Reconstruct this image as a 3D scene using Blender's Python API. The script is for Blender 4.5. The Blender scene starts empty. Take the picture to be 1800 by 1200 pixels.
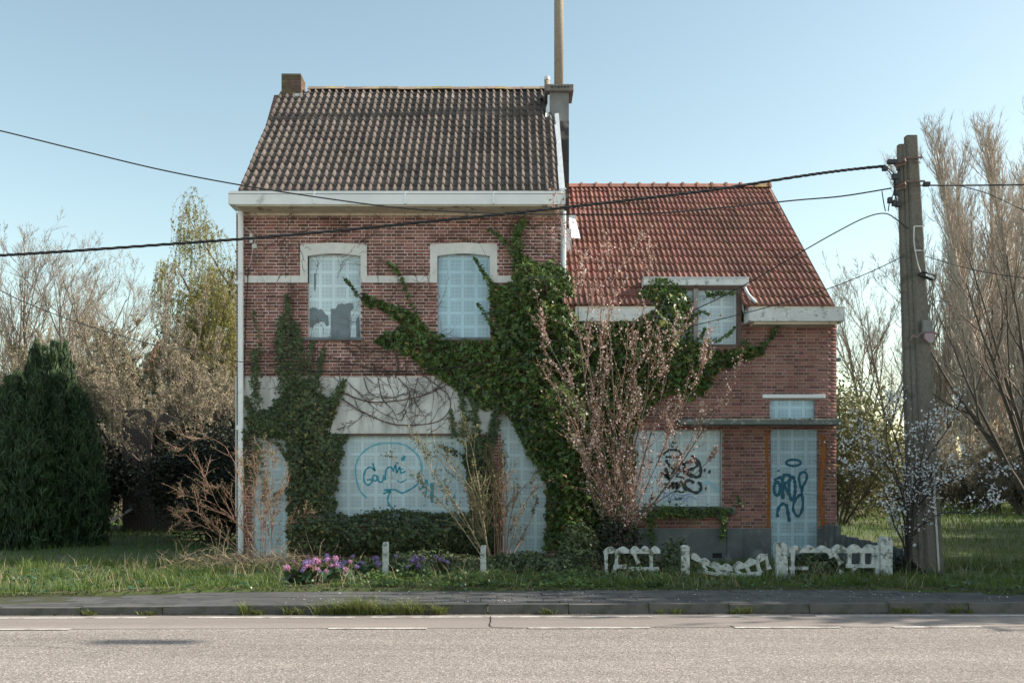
import bpy, math, random
import numpy as np
from mathutils import Vector, Matrix, Euler
R = math.radians
rng = np.random.default_rng(7)
random.seed(7)
sc = bpy.context.scene
COL = sc.collection

# ------------------------------------------------------------------ camera, sky, sun, exposure
CAM_D = 18.6; F = 1750.0; EYE = 1.65; HZ = 845.0
cd = bpy.data.cameras.new('camera'); cam = bpy.data.objects.new('camera', cd); COL.objects.link(cam)
cam.location = (0, -CAM_D, EYE); cam.rotation_euler = (R(90), 0, 0)
cd.lens = 35.0; cd.sensor_width = 36.0; cd.shift_y = (HZ - 600) / 1800.0
cd.clip_end = 2000; sc.camera = cam
SUN_EL = 34.0; SUN_BACK = 3.6          # sun stands to the right, a few degrees behind the facades
w = bpy.data.worlds.new('World'); sc.world = w; w.use_nodes = True
nt = w.node_tree; nt.nodes.clear()
sky = nt.nodes.new('ShaderNodeTexSky'); sky.sky_type = 'NISHITA'; sky.sun_disc = False
sky.sun_elevation = R(SUN_EL); sky.sun_rotation = R(90 - SUN_BACK)
sky.altitude = 0; sky.air_density = 1.0; sky.dust_density = 1.0; sky.ozone_density = 1.0
hs = nt.nodes.new('ShaderNodeMix'); hs.data_type = 'RGBA'; hs.blend_type = 'MULTIPLY'; hs.inputs[0].default_value = 1.0; hs.inputs[7].default_value = (1.12, 1.045, .81, 1)
bg = nt.nodes.new('ShaderNodeBackground'); bg.inputs['Strength'].default_value = 0.0965
wo = nt.nodes.new('ShaderNodeOutputWorld')
nt.links.new(sky.outputs[0], hs.inputs[6]); nt.links.new(hs.outputs[2], bg.inputs['Color']); nt.links.new(bg.outputs[0], wo.inputs[0])
sd = bpy.data.lights.new('sun', 'SUN'); sun = bpy.data.objects.new('sun', sd); COL.objects.link(sun)
sd.energy = 3.0; sd.angle = R(0.53); sd.color = (1.0, 0.91, 0.79)
sv = Vector((math.cos(R(SUN_EL)) * math.cos(R(SUN_BACK)), math.cos(R(SUN_EL)) * math.sin(R(SUN_BACK)), math.sin(R(SUN_EL))))
sun.rotation_euler = sv.to_track_quat('Z', 'Y').to_euler(); sun.location = (20, 5, 20)
sc.view_settings.view_transform = 'Standard'; sc.view_settings.look = 'None'
sc.view_settings.exposure = 1.45; sc.view_settings.gamma = 1.0; sc.view_settings.use_curve_mapping = False
sc.render.engine = 'CYCLES'
sc.cycles.max_bounces = 6; sc.cycles.transparent_max_bounces = 4; sc.cycles.use_denoising = True

# ------------------------------------------------------------------ helpers
def P(px, py, Y=0.0):
    D = CAM_D + Y
    return ((px - 900) * D / F, Y, EYE + (HZ - py) * D / F)
def X_(px, Y=0.0): return (px - 900) * (CAM_D + Y) / F
def Z_(py, Y=0.0): return EYE + (HZ - py) * (CAM_D + Y) / F
ORIG = {}
def origin(o): return ORIG.get(o.name, Vector((0, 0, 0))) if o else Vector((0, 0, 0))
def tag(o, label=None, cat=None, group=None, kind=None):
    if label: o['label'] = label
    if cat: o['category'] = cat
    if group: o['group'] = group
    if kind: o['kind'] = kind
    return o
def empty(name, loc, label=None, cat=None, group=None):
    o = bpy.data.objects.new(name, None); COL.objects.link(o); o.location = loc
    o.empty_display_size = 0.2
    ORIG[o.name] = Vector(loc)
    return tag(o, label, cat, group)
def link(name, me, parent=None, m=None, smooth=False, org=None):
    if m is not None:
        me.materials.clear(); me.materials.append(m)
    if smooth: me.polygons.foreach_set('use_smooth', [True] * len(me.polygons))
    o = bpy.data.objects.new(name, me); COL.objects.link(o)
    if parent: o.parent = parent
    ORIG[o.name] = origin(parent)
    return o
def np_mesh(name, v, faces, off=(0, 0, 0)):
    """v (N,3); faces: array (M,k) or list of such arrays"""
    if not isinstance(faces, list): faces = [faces]
    faces = [f for f in faces if len(f)]
    me = bpy.data.meshes.new(name)
    v = np.asarray(v, float) - np.asarray(off, float)
    me.vertices.add(len(v)); me.vertices.foreach_set('co', v.astype(np.float32).ravel())
    loops = np.concatenate([f.ravel() for f in faces]).astype(np.int32)
    cnt = np.concatenate([np.full(len(f), f.shape[1], np.int32) for f in faces])
    st = np.concatenate([[0], np.cumsum(cnt)[:-1]]).astype(np.int32)
    me.loops.add(len(loops)); me.loops.foreach_set('vertex_index', loops)
    me.polygons.add(len(cnt)); me.polygons.foreach_set('loop_start', st); me.polygons.foreach_set('loop_total', cnt)
    me.update(calc_edges=True); me.validate()
    return me
class MB:
    def __init__(s): s.v = []; s.f = []
    def add(s, v, f):
        b = len(s.v); s.v += [tuple(p) for p in v]; s.f += [tuple(i + b for i in q) for q in f]; return s
    def box(s, x0, x1, y0, y1, z0, z1):
        return s.add([(x0,y0,z0),(x1,y0,z0),(x1,y1,z0),(x0,y1,z0),(x0,y0,z1),(x1,y0,z1),(x1,y1,z1),(x0,y1,z1)],
                     [(0,3,2,1),(4,5,6,7),(0,1,5,4),(1,2,6,5),(2,3,7,6),(3,0,4,7)])
    def prism(s, pts, y0, y1):
        """polygon in x,z extruded along y (pts counter-clockwise seen from the front)"""
        n = len(pts)
        v = [(x, y0, z) for x, z in pts] + [(x, y1, z) for x, z in pts]
        f = [tuple(range(n)), tuple(range(2*n - 1, n - 1, -1))] + [((i+1) % n, i, n + i, n + (i+1) % n) for i in range(n)]
        return s.add(v, f)
    def prismx(s, pts, x0, x1):
        n = len(pts)
        v = [(x0, y, z) for y, z in pts] + [(x1, y, z) for y, z in pts]
        f = [tuple(range(n - 1, -1, -1)), tuple(range(n, 2*n))] + [(i, (i+1) % n, n + (i+1) % n, n + i) for i in range(n)]
        return s.add(v, f)
    def tube(s, pts, rad, sides=8, caps=True):
        pts = [Vector(p) for p in pts]; n = len(pts)
        if not hasattr(rad, '__len__'): rad = [rad] * n
        b = len(s.v); prev = None
        for i, p in enumerate(pts):
            t = (pts[min(i+1, n-1)] - pts[max(i-1, 0)]).normalized()
            a = t.cross(Vector((0, 0, 1)) if abs(t.z) < .9 else Vector((1, 0, 0))).normalized()
            if prev is not None and a.dot(prev) < 0: a = -a
            prev = a; c = t.cross(a)
            for k in range(sides):
                g = 2 * math.pi * k / sides
                s.v.append(tuple(p + (a * math.cos(g) + c * math.sin(g)) * rad[i]))
        for i in range(n - 1):
            for k in range(sides):
                k2 = (k + 1) % sides
                s.f.append((b+i*sides+k, b+i*sides+k2, b+(i+1)*sides+k2, b+(i+1)*sides+k))
        if caps:
            s.f.append(tuple(b + k for k in range(sides))[::-1]); s.f.append(tuple(b + (n-1)*sides + k for k in range(sides)))
        return s
    def build(s, name, m, parent=None, smooth=False, bevel=0):
        me = bpy.data.meshes.new(name); o_ = origin(parent)
        me.from_pydata([(x - o_.x, y - o_.y, z - o_.z) for x, y, z in s.v], [], s.f); me.validate(); me.update()
        o = link(name, me, parent, m, smooth)
        if bevel:
            b = o.modifiers.new('edge', 'BEVEL'); b.width = bevel; b.segments = 2; b.limit_method = 'ANGLE'
        return o
def np_obj(name, v, f, m, parent=None, smooth=False, kind=None):
    o = link(name, np_mesh(name, v, f, origin(parent)), parent, m, smooth)
    if kind: o['kind'] = kind
    return o
def spline(pts, n=24):
    """Catmull-Rom through points of any dimension -> (n,dim)"""
    p = np.array(pts, float); k = len(p)
    if k == 2: return p[0] + (p[1] - p[0]) * np.linspace(0, 1, n)[:, None]
    q = np.vstack([2*p[0] - p[1], p, 2*p[-1] - p[-2]])
    t = np.linspace(0, k - 1 - 1e-6, n); i = t.astype(int); u = (t - i)[:, None]
    a, b, c, d = q[i], q[i+1], q[i+2], q[i+3]
    return .5 * ((2*b) + (-a + c)*u + (2*a - 5*b + 4*c - d)*u*u + (-a + 3*b - 3*c + d)*u**3)
def inpoly(x, z, poly):
    x = np.asarray(x); z = np.asarray(z); r = np.zeros(x.shape, bool); n = len(poly)
    for i in range(n):
        x0, z0 = poly[i]; x1, z1 = poly[(i+1) % n]
        if z0 == z1: continue
        c = ((z0 > z) != (z1 > z)) & (x < (x1 - x0) * (z - z0) / (z1 - z0) + x0)
        r ^= c
    return r
def lump(x, y, s=1.0, ph=0.0):
    x = np.asarray(x) * s + ph; y = np.asarray(y) * s - ph * .7
    return (np.sin(x*1.7 + 1.3*np.sin(y*1.1)) + np.sin(y*2.1 + 1.7*np.sin(x*.9 + 2)) + .6*np.sin(x*3.9 + y*2.7) + .5*np.sin(y*5.3 - x*3.1) + .35*np.sin(x*8.1+y*7.3)) / 3.45

# ------------------------------------------------------------------ materials
def mat(name, c1, c2=None, scale=6.0, rough=.8, bump=0.0, bscale=40.0, rnd=0.0, hue=0.0, metal=0.0, spec=.5, trans=0.0, c3=None, s3=1.5, t3=.62, w3=.06, stretch=None, coat=0.0, detail=5, world=None):
    m = bpy.data.materials.new(name); m.use_nodes = True; n = m.node_tree; n.nodes.clear(); L = n.links.new
    out = n.nodes.new('ShaderNodeOutputMaterial'); b = n.nodes.new('ShaderNodeBsdfPrincipled')
    tc = n.nodes.new('ShaderNodeTexCoord'); co = tc.outputs['Object']
    if stretch:
        mp = n.nodes.new('ShaderNodeMapping'); mp.inputs['Scale'].default_value = stretch; L(co, mp.inputs[0]); co = mp.outputs[0]
    def noise(sc_, dt=detail):
        q = n.nodes.new('ShaderNodeTexNoise'); q.inputs['Scale'].default_value = sc_; q.inputs['Detail'].default_value = dt
        q.inputs['Roughness'].default_value = .6; L(co, q.inputs['Vector']); return q.outputs['Fac']
    def ramp(f, a, b_, va=(0,0,0,1), vb=(1,1,1,1)):
        q = n.nodes.new('ShaderNodeValToRGB'); e = q.color_ramp.elements; e[0].position = a; e[1].position = b_
        e[0].color = va; e[1].color = vb; L(f, q.inputs[0]); return q.outputs[0]
    def mix(f, a, b_, mode='MIX'):
        q = n.nodes.new('ShaderNodeMix'); q.data_type = 'RGBA'; q.blend_type = mode
        if isinstance(f, float): q.inputs[0].default_value = f
        else: L(f, q.inputs[0])
        for s, v in ((q.inputs[6], a), (q.inputs[7], b_)):
            if isinstance(v, tuple): s.default_value = (*v[:3], 1)
            else: L(v, s)
        return q.outputs[2]
    c2 = c2 or tuple(x * .75 for x in c1)
    col = mix(ramp(noise(scale), .35, .65), c1, c2)
    if c3: col = mix(ramp(noise(s3), t3 - w3, t3 + w3), col, c3)
    if world:      # broad weather stains that run over neighbouring pieces: (colour factor, scale, threshold)
        gp = n.nodes.new('ShaderNodeNewGeometry'); mp2 = n.nodes.new('ShaderNodeMapping'); mp2.inputs['Scale'].default_value = (1, 1, .55); L(gp.outputs['Position'], mp2.inputs[0])
        q = n.nodes.new('ShaderNodeTexNoise'); q.inputs['Scale'].default_value = world[1]; q.inputs['Detail'].default_value = 6; q.inputs['Roughness'].default_value = .65; L(mp2.outputs[0], q.inputs['Vector'])
        col = mix(ramp(q.outputs['Fac'], world[2] - .10, world[2] + .10), col, mix(1.0, col, world[0], 'MULTIPLY'))
    if rnd or hue:
        oi = n.nodes.new('ShaderNodeObjectInfo'); ge = n.nodes.new('ShaderNodeNewGeometry')
        a = n.nodes.new('ShaderNodeMath'); a.operation = 'ADD'; L(oi.outputs['Random'], a.inputs[0]); L(ge.outputs['Random Per Island'], a.inputs[1])
        fr = n.nodes.new('ShaderNodeMath'); fr.operation = 'FRACT'; L(a.outputs[0], fr.inputs[0])
        k = n.nodes.new('ShaderNodeMath'); k.operation = 'MULTIPLY'; k.inputs[1].default_value = 7.31; L(fr.outputs[0], k.inputs[0])
        fr2 = n.nodes.new('ShaderNodeMath'); fr2.operation = 'FRACT'; L(k.outputs[0], fr2.inputs[0])
        h = n.nodes.new('ShaderNodeHueSaturation')
        def rngm(src, lo, hi, sock):
            q = n.nodes.new('ShaderNodeMapRange'); q.inputs['To Min'].default_value = lo; q.inputs['To Max'].default_value = hi
            L(src, q.inputs[0]); L(q.outputs[0], sock)
        rngm(fr.outputs[0], 1 - rnd, 1 + rnd, h.inputs['Value']); rngm(fr2.outputs[0], .5 - hue, .5 + hue, h.inputs['Hue'])
        L(col, h.inputs['Color']); col = h.outputs[0]
    L(col, b.inputs['Base Color'])
    b.inputs['Roughness'].default_value = rough; b.inputs['Metallic'].default_value = metal
    b.inputs['Specular IOR Level'].default_value = spec; b.inputs['Coat Weight'].default_value = coat
    if bump:
        bp = n.nodes.new('ShaderNodeBump'); bp.inputs['Strength'].default_value = bump; bp.inputs['Distance'].default_value = .02
        L(noise(bscale), bp.inputs['Height']); L(bp.outputs[0], b.inputs['Normal'])
    if trans:
        t = n.nodes.new('ShaderNodeBsdfTranslucent'); L(col, t.inputs[0]); ms = n.nodes.new('ShaderNodeMixShader'); ms.inputs[0].default_value = trans
        L(b.outputs[0], ms.inputs[1]); L(t.outputs[0], ms.inputs[2]); L(ms.outputs[0], out.inputs[0])
    else: L(b.outputs[0], out.inputs[0])
    return m
def brick_tex(name, c1, c2, mortar, sx=1.0, axis='xz'):
    m = mat(name, c1); n = m.node_tree; L = n.links.new
    b = [q for q in n.nodes if q.type == 'BSDF_PRINCIPLED'][0]; tc = [q for q in n.nodes if q.type == 'TEX_COORD'][0]
    sp = n.nodes.new('ShaderNodeSeparateXYZ'); L(tc.outputs['Object'], sp.inputs[0])
    ad = n.nodes.new('ShaderNodeMath'); ad.operation = 'ADD'; L(sp.outputs[0], ad.inputs[0]); L(sp.outputs[1], ad.inputs[1])
    cb = n.nodes.new('ShaderNodeCombineXYZ'); L(ad.outputs[0], cb.inputs[0]); L(sp.outputs[2], cb.inputs[1])
    t = n.nodes.new('ShaderNodeTexBrick'); L(cb.outputs[0], t.inputs[0]); t.inputs['Scale'].default_value = 1
    t.inputs['Brick Width'].default_value = .2; t.inputs['Row Height'].default_value = .061; t.inputs['Mortar Size'].default_value = .006
    t.inputs['Color1'].default_value = (*c1, 1); t.inputs['Color2'].default_value = (*c2, 1); t.inputs['Mortar'].default_value = (*mortar, 1)
    L(t.outputs[0], b.inputs['Base Color']); return m
def perforated(name, base, dark=(.10, .13, .15), soil=(.33, .42, .46)):
    """painted steel sheet: blocks of small punched holes between plain bands, 0.255 m apart"""
    m = mat(name, base, tuple(x*.86 for x in base), scale=1.1, rough=.42, bump=.05, bscale=3, c3=soil, s3=1.6, t3=.58, w3=.14, stretch=(1.6, 1, .45))
    n = m.node_tree; L = n.links.new
    b = [q for q in n.nodes if q.type == 'BSDF_PRINCIPLED'][0]; tc = [q for q in n.nodes if q.type == 'TEX_COORD'][0]
    sp = n.nodes.new('ShaderNodeSeparateXYZ'); L(tc.outputs['Object'], sp.inputs[0])
    def M(op, a, c=None):
        q = n.nodes.new('ShaderNodeMath'); q.operation = op
        for i, v in enumerate((a, c)):
            if v is None: continue
            if isinstance(v, (int, float)): q.inputs[i].default_value = v
            else: L(v, q.inputs[i])
        return q.outputs[0]
    res = []; blk = []
    for ax in (0, 2):
        p = M('FLOORED_MODULO', sp.outputs[ax], .255) if False else M('MODULO', M('ADD', sp.outputs[ax], 51.0), .255)
        blk.append(M('MULTIPLY', M('LESS_THAN', p, .204), 1.0))
        res.append(M('SUBTRACT', M('MODULO', p, .0255), .01275))
    d = M('SQRT', M('ADD', M('MULTIPLY', res[0], res[0]), M('MULTIPLY', res[1], res[1])))
    hole = M('MULTIPLY', M('MULTIPLY', blk[0], blk[1]), M('LESS_THAN', d, .0071))
    src = b.inputs['Base Color'].links[0].from_socket
    q = n.nodes.new('ShaderNodeMix'); q.data_type = 'RGBA'; L(hole, q.inputs[0]); L(src, q.inputs[6]); q.inputs[7].default_value = (*dark, 1)
    L(q.outputs[2], b.inputs['Base Color'])
    return m
MT = {}
MT['brickL'] = mat('brick_dark_red', (.30,.13,.10), (.205,.098,.084), 9, .9, .5, 60, rnd=.45, hue=.014, world=((.55,.52,.50), 1.3, .56))
MT['brickR'] = mat('brick_red', (.32,.14,.115), (.235,.112,.095), 9, .9, .5, 60, rnd=.36, hue=.014, world=((.58,.55,.52), 1.1, .56))
MT['mortarL'] = mat('mortar_pale', (.76,.635,.60), (.58,.475,.45), 3, .95, .4, 50, world=((.55,.52,.5), 1.3, .56))
MT['mortarR'] = mat('mortar_grey', (.44,.38,.34), (.32,.27,.24), 3, .95, .4, 50, world=((.6,.57,.55), 1.1, .56))
MT['brickside'] = brick_tex('brick_side', (.22,.085,.065), (.14,.065,.055), (.36,.3,.27))
MT['brickruin'] = brick_tex('brick_ruin_shaded', (.10,.06,.055), (.07,.048,.043), (.2,.17,.155))  # brick colours lowered for the shade the ruin stands in
MT['stone'] = mat('painted_stone', (.74,.73,.70), (.62,.61,.59), 4, .85, .2, 30, c3=(.42,.40,.37), s3=3, t3=.66)
MT['render'] = mat('cement_render', (.70,.69,.67), (.61,.60,.585), 1.6, .9, .15, 60, c3=(.38,.37,.35), s3=1.6, t3=.56, w3=.1, stretch=(1.8, 1, .5))
MT['plinth'] = mat('grey_cement', (.16,.17,.175), (.10,.11,.115), 2, .9, .3, 30, c3=(.22,.225,.22), s3=3, t3=.62)
MT['sill'] = mat('blue_stone', (.17,.19,.2), (.11,.12,.13), 5, .8, .2, 30)
MT['white'] = mat('white_paint', (.83,.86,.88), (.76,.79,.81), 2, .5, .05, 20, c3=(.45,.46,.44), s3=3, t3=.68)
MT['oldwhite'] = mat('old_white_paint', (.74,.77,.77), (.6,.63,.63), 5, .6, .1, 30, c3=(.24,.25,.22), s3=7, t3=.6)
MT['soffit'] = mat('soffit_board', (.68,.62,.50), (.55,.48,.37), 4, .8, .1, 20, c3=(.14,.11,.08), s3=5, t3=.64)
MT['zinc'] = mat('zinc', (.52,.58,.62), (.42,.47,.5), 5, .5, .05, 20, metal=.3)
MT['flash'] = mat('white_flashing', (.72,.76,.79), (.6,.63,.66), 8, .4, .3, 12, metal=.2)
MT['tileL'] = mat('dark_concrete_tile', (.155,.125,.11), (.108,.09,.083), 7, .85, .3, 90, rnd=.2, hue=.01, world=((.78,.80,.80), .9, .6))
MT['tileR'] = mat('red_clay_tile', (.235,.098,.072), (.18,.078,.06), 6, .72, .3, 70, rnd=.2, hue=.01, world=((.62,.68,.66), .8, .6))
MT['ridgeL'] = mat('lichen_ridge', (.30,.235,.17), (.19,.14,.11), 8, .95, .4, 50, rnd=.25, hue=.02, c3=(.3,.3,.09), s3=4, t3=.6)
MT['ridgeR'] = mat('clay_ridge', (.34,.16,.12), (.25,.12,.09), 7, .9, .3, 50, rnd=.2, c3=(.36,.34,.1), s3=1.3, t3=.66)
MT['bitumen'] = mat('black_bitumen', (.045,.043,.043), (.03,.03,.03), 3, .75, .3, 20, c3=(.2,.18,.16), s3=2.4, t3=.62, w3=.04)
MT['chimrender'] = mat('chimney_render', (.22,.225,.22), (.16,.165,.165), 5, .9, .3, 30)
MT['conc'] = mat('old_concrete', (.22,.20,.175), (.15,.135,.12), 9, .95, .5, 70, c3=(.09,.09,.075), s3=3, t3=.6)
MT['pipe'] = mat('fibre_cement', (.36,.30,.23), (.25,.21,.17), 30, .95, .3, 90, c3=(.32,.27,.14), s3=2, t3=.65)
MT['canopy'] = mat('mossy_concrete', (.17,.19,.18), (.10,.12,.10), 9, .95, .5, 40, c3=(.30,.32,.30), s3=9, t3=.58)
MT['moss'] = mat('moss', (.06,.065,.025), (.035,.04,.02), 12, 1, .6, 50)
MT['fence'] = mat('whitewashed_concrete', (.60,.62,.61), (.38,.40,.39), 14, .9, .5, 40, c3=(.16,.17,.14), s3=9, t3=.58, w3=.04)
MT['fencegap'] = mat('dark_wood', (.12,.085,.07), (.09,.06,.05), 9, .7, .2, 40)
MT['frame'] = mat('brown_frame', (.17,.115,.095), (.12,.08,.07), 9, .7, .2, 40)
MT['frameg'] = mat('grey_frame', (.40,.37,.36), (.3,.27,.26), 9, .7, .2, 40)
MT['perfA'] = perforated('perforated_sheet_pale', (.72,.88,.95), (.15,.20,.22), (.6,.72,.78))
MT['perfB'] = perforated('perforated_sheet_blue', (.50,.72,.84), (.12,.17,.21), (.42,.56,.65))
MT['perfC'] = perforated('perforated_sheet_dull', (.62,.76,.82), (.17,.22,.24), (.50,.60,.63))
MT['perfD'] = perforated('perforated_sheet_door', (.42,.58,.66), (.05,.08,.10), (.31,.40,.44))
MT['torn'] = mat('torn_film', (.20,.25,.28), (.16,.20,.22), 7, .6)
MT['teal'] = mat('teal_spray', (.03,.27,.37), (.04,.33,.43), 5, .6)
MT['tealD'] = mat('dark_teal_spray', (.008,.085,.14), (.01,.12,.18), 5, .6)
MT['tealF'] = mat('faded_teal_spray', (.13,.42,.52), (.2,.5,.6), 9, .6)
MT['black'] = mat('black_spray', (.012,.02,.025), (.02,.03,.035), 5, .5)
MT['cyan'] = mat('pale_cyan_spray', (.35,.6,.7), (.3,.52,.62), 4, .6)
MT['violet'] = mat('faint_violet_spray', (.27,.36,.56), (.3,.4,.6), 4, .6)
MT['foam'] = mat('orange_foam', (.36,.13,.025), (.25,.08,.02), 8, .9, .5, 40)
MT['cable'] = mat('black_cable', (.02,.022,.025), (.03,.03,.03), 5, .6)
MT['cablew'] = mat('white_conduit', (.6,.6,.57), (.5,.5,.47), 5, .6)
MT['rust'] = mat('rusty_iron', (.2,.14,.115), (.12,.075,.06), 20, .8, .2, 50)
MT['blacki'] = mat('black_plastic', (.018,.02,.024), (.03,.03,.035), 9, .5)
MT['polec'] = mat('pole_concrete', (.185,.168,.145), (.13,.118,.10), 25, .95, .6, 120, c3=(.10,.095,.075), s3=4, t3=.6)
MT['brickC'] = mat('sooty_brick', (.16,.10,.075), (.10,.07,.055), 9, .95, .5, 60, rnd=.3, c3=(.13,.12,.05), s3=3, t3=.55)
MT['glassb'] = mat('dark_interior', (.02,.02,.022), (.015,.015,.018), 3, .9)
# plants
MT['ivy'] = mat('ivy_leaf', (.12,.185,.05), (.055,.095,.028), 1.5, .34, rnd=.65, hue=.03, trans=.25, spec=.4)
MT['ivyY'] = mat('ivy_leaf_dull', (.115,.15,.07), (.075,.10,.05), 3, .5, rnd=.5, hue=.035, trans=.22, spec=.35)
MT['ivystem'] = mat('ivy_stem', (.13,.095,.07), (.09,.065,.05), 9, .9)
MT['vine'] = mat('bare_vine', (.15,.10,.085), (.09,.06,.055), 9, .9)
MT['bark'] = mat('grey_bark', (.13,.11,.09), (.085,.07,.055), 9, .95, .3, 40)
MT['barkpale'] = mat('pale_bark', (.24,.20,.165), (.17,.14,.115), 9, .95)
MT['twig'] = mat('bare_twig', (.30,.255,.21), (.21,.18,.15), 9, .95)
MT['barkpop'] = mat('poplar_bark', (.50,.42,.36), (.38,.32,.27), 9, .95, rnd=.2)
MT['barkdark'] = mat('dark_bark', (.05,.042,.036), (.035,.03,.027), 9, .95)
MT['cane'] = mat('reddish_cane', (.36,.21,.16), (.24,.135,.10), 9, .8)
MT['straw'] = mat('dry_straw', (.36,.29,.19), (.25,.2,.13), 9, .9, rnd=.3, hue=.01)
MT['budleaf'] = mat('young_leaf', (.20,.20,.085), (.15,.15,.06), 5, .6, rnd=.35, hue=.03, trans=.35)
MT['copper'] = mat('coppery_young_leaf', (.25,.145,.09), (.18,.11,.07), 5, .6, rnd=.35, hue=.02, trans=.3)
MT['pink'] = mat('pink_blossom', (.74,.60,.56), (.62,.48,.45), 5, .7, rnd=.15, trans=.3)
MT['whitebl'] = mat('white_blossom', (.8,.82,.84), (.7,.72,.75), 5, .7, rnd=.12, trans=.3)
MT['buff'] = mat('buff_blossom', (.42,.37,.27), (.32,.27,.18), 5, .8, rnd=.3, hue=.02, trans=.3)
MT['willow'] = mat('willow_leaf', (.31,.29,.07), (.23,.22,.055), 3, .6, rnd=.35, hue=.02, trans=.35)
MT['conif'] = mat('conifer_spray', (.045,.09,.026), (.022,.045,.017), 2, .65, rnd=.65, hue=.025, trans=.12)
MT['evergreen'] = mat('shade_dark_leaf', (.018,.026,.012), (.012,.018,.009), 3, .6, rnd=.5, hue=.02, trans=.15)  # leaf colour lowered to near black for the deep shade beside the house
MT['berg'] = mat('broad_leaf', (.055,.12,.05), (.04,.08,.035), 9, .35, .2, 30, rnd=.35, hue=.02, trans=.12)
MT['magenta'] = mat('pink_flower', (.66,.36,.52), (.55,.28,.50), 40, .7, rnd=.25, hue=.02, trans=.3)
MT['lilac'] = mat('lilac_flower', (.36,.27,.52), (.3,.22,.46), 40, .7, rnd=.25, hue=.02, trans=.3)
MT['grass'] = mat('grass_blade', (.13,.19,.042), (.09,.14,.032), 2, .6, rnd=.35, hue=.022, trans=.35, c3=(.2,.19,.085), s3=1.0, t3=.66, w3=.05)
MT['tuft'] = mat('pale_grass', (.22,.25,.08), (.15,.18,.055), 2, .6, rnd=.4, hue=.02, trans=.3)
MT['ivyold'] = mat('yellowing_leaf', (.27,.29,.07), (.22,.14,.06), 6, .5, rnd=.3, hue=.03, trans=.25)
MT['ground'] = mat('meadow_soil', (.075,.115,.03), (.055,.075,.025), .8, 1, .6, 8, c3=(.13,.13,.055), s3=.25, t3=.58, w3=.08)
MT['litter'] = mat('leaf_litter', (.10,.075,.05), (.06,.045,.03), 9, 1, rnd=.5, hue=.02)
# ------------------------------------------------------------------ masks of the climbers on the fronts (metres, x and z at the wall)
def poly(pts): return [(X_(a), Z_(b)) for a, b in pts]
IVY_BIG = poly([(862,494),(880,500),(898,495),(905,445),(930,452),(950,470),(988,480),(1000,530),(1060,548),(1118,545),(1132,508),(1150,500),(1200,510),(1214,522),(1214,600),(1262,618),(1300,612),(1345,605),(1340,625),(1300,636),(1265,650),(1240,690),(1212,706),(1180,690),(1140,720),(1112,760),(1118,800),(1112,870),(1120,965),(955,965),(960,880),(955,825),(925,792),(905,748),(880,718),(850,720),(800,682),(760,657),(720,627),(655,600),(700,575),(690,556),(635,530),(630,515),(680,530),(720,545),(760,580),(790,597),(862,598),(866,570),(858,530)])
IVY_LEFT = poly([(478,715),(500,685),(520,662),(545,668),(560,692),(582,702),(596,700),(590,730),(575,760),(612,766),(602,800),(595,850),(590,902),(700,908),(800,905),(835,895),(822,850),(812,800),(822,768),(862,772),(872,830),(880,900),(885,975),(510,975),(505,880),(508,800),(500,772),(470,768),(440,764),(430,735),(450,725)])

def wall_slab(name, x0, x1, z0, z1, y0, y1, holes, m, parent):
    xs = sorted({x0, x1, *[min(max(v, x0), x1) for h in holes for v in h[:2]]})
    zs = sorted({z0, z1, *[min(max(v, z0), z1) for h in holes for v in h[2:]]})
    b = MB()
    for i in range(len(xs) - 1):
        run = None
        for j in range(len(zs) - 1):
            cx, cz = (xs[i] + xs[i+1]) / 2, (zs[j] + zs[j+1]) / 2
            if any(h[0] < cx < h[1] and h[2] < cz < h[3] for h in holes):
                if run is not None: b.box(xs[i], xs[i+1], y0, y1, run, zs[j]); run = None
            elif run is None: run = zs[j]
        if run is not None: b.box(xs[i], xs[i+1], y0, y1, run, z1)
    return b.build(name, m, parent)
UNIT = {}
def unit_box(m):
    if m.name not in UNIT:
        b = MB(); c = .04
        # unit brick with slightly worn front edges
        v = [(-.5,.5,-.5),(.5,.5,-.5),(.5,.5,.5),(-.5,.5,.5),(-.5,-.3,-.5),(.5,-.3,-.5),(.5,-.3,.5),(-.5,-.3,.5),(-.5+.02,-.5,-.5+c),(.5-.02,-.5,-.5+c),(.5-.02,-.5,.5-c),(-.5+.02,-.5,.5-c)]
        f = [(4,5,1,0),(5,6,2,1),(6,7,3,2),(7,4,0,3),(8,9,5,4),(9,10,6,5),(10,11,7,6),(11,8,4,7),(8,11,10,9)]
        me = bpy.data.meshes.new('brick'); me.from_pydata(v, [], f); me.update(); me.materials.append(m)
        UNIT[m.name] = (me, np.array(v), np.array(f))
    return UNIT[m.name]
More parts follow.
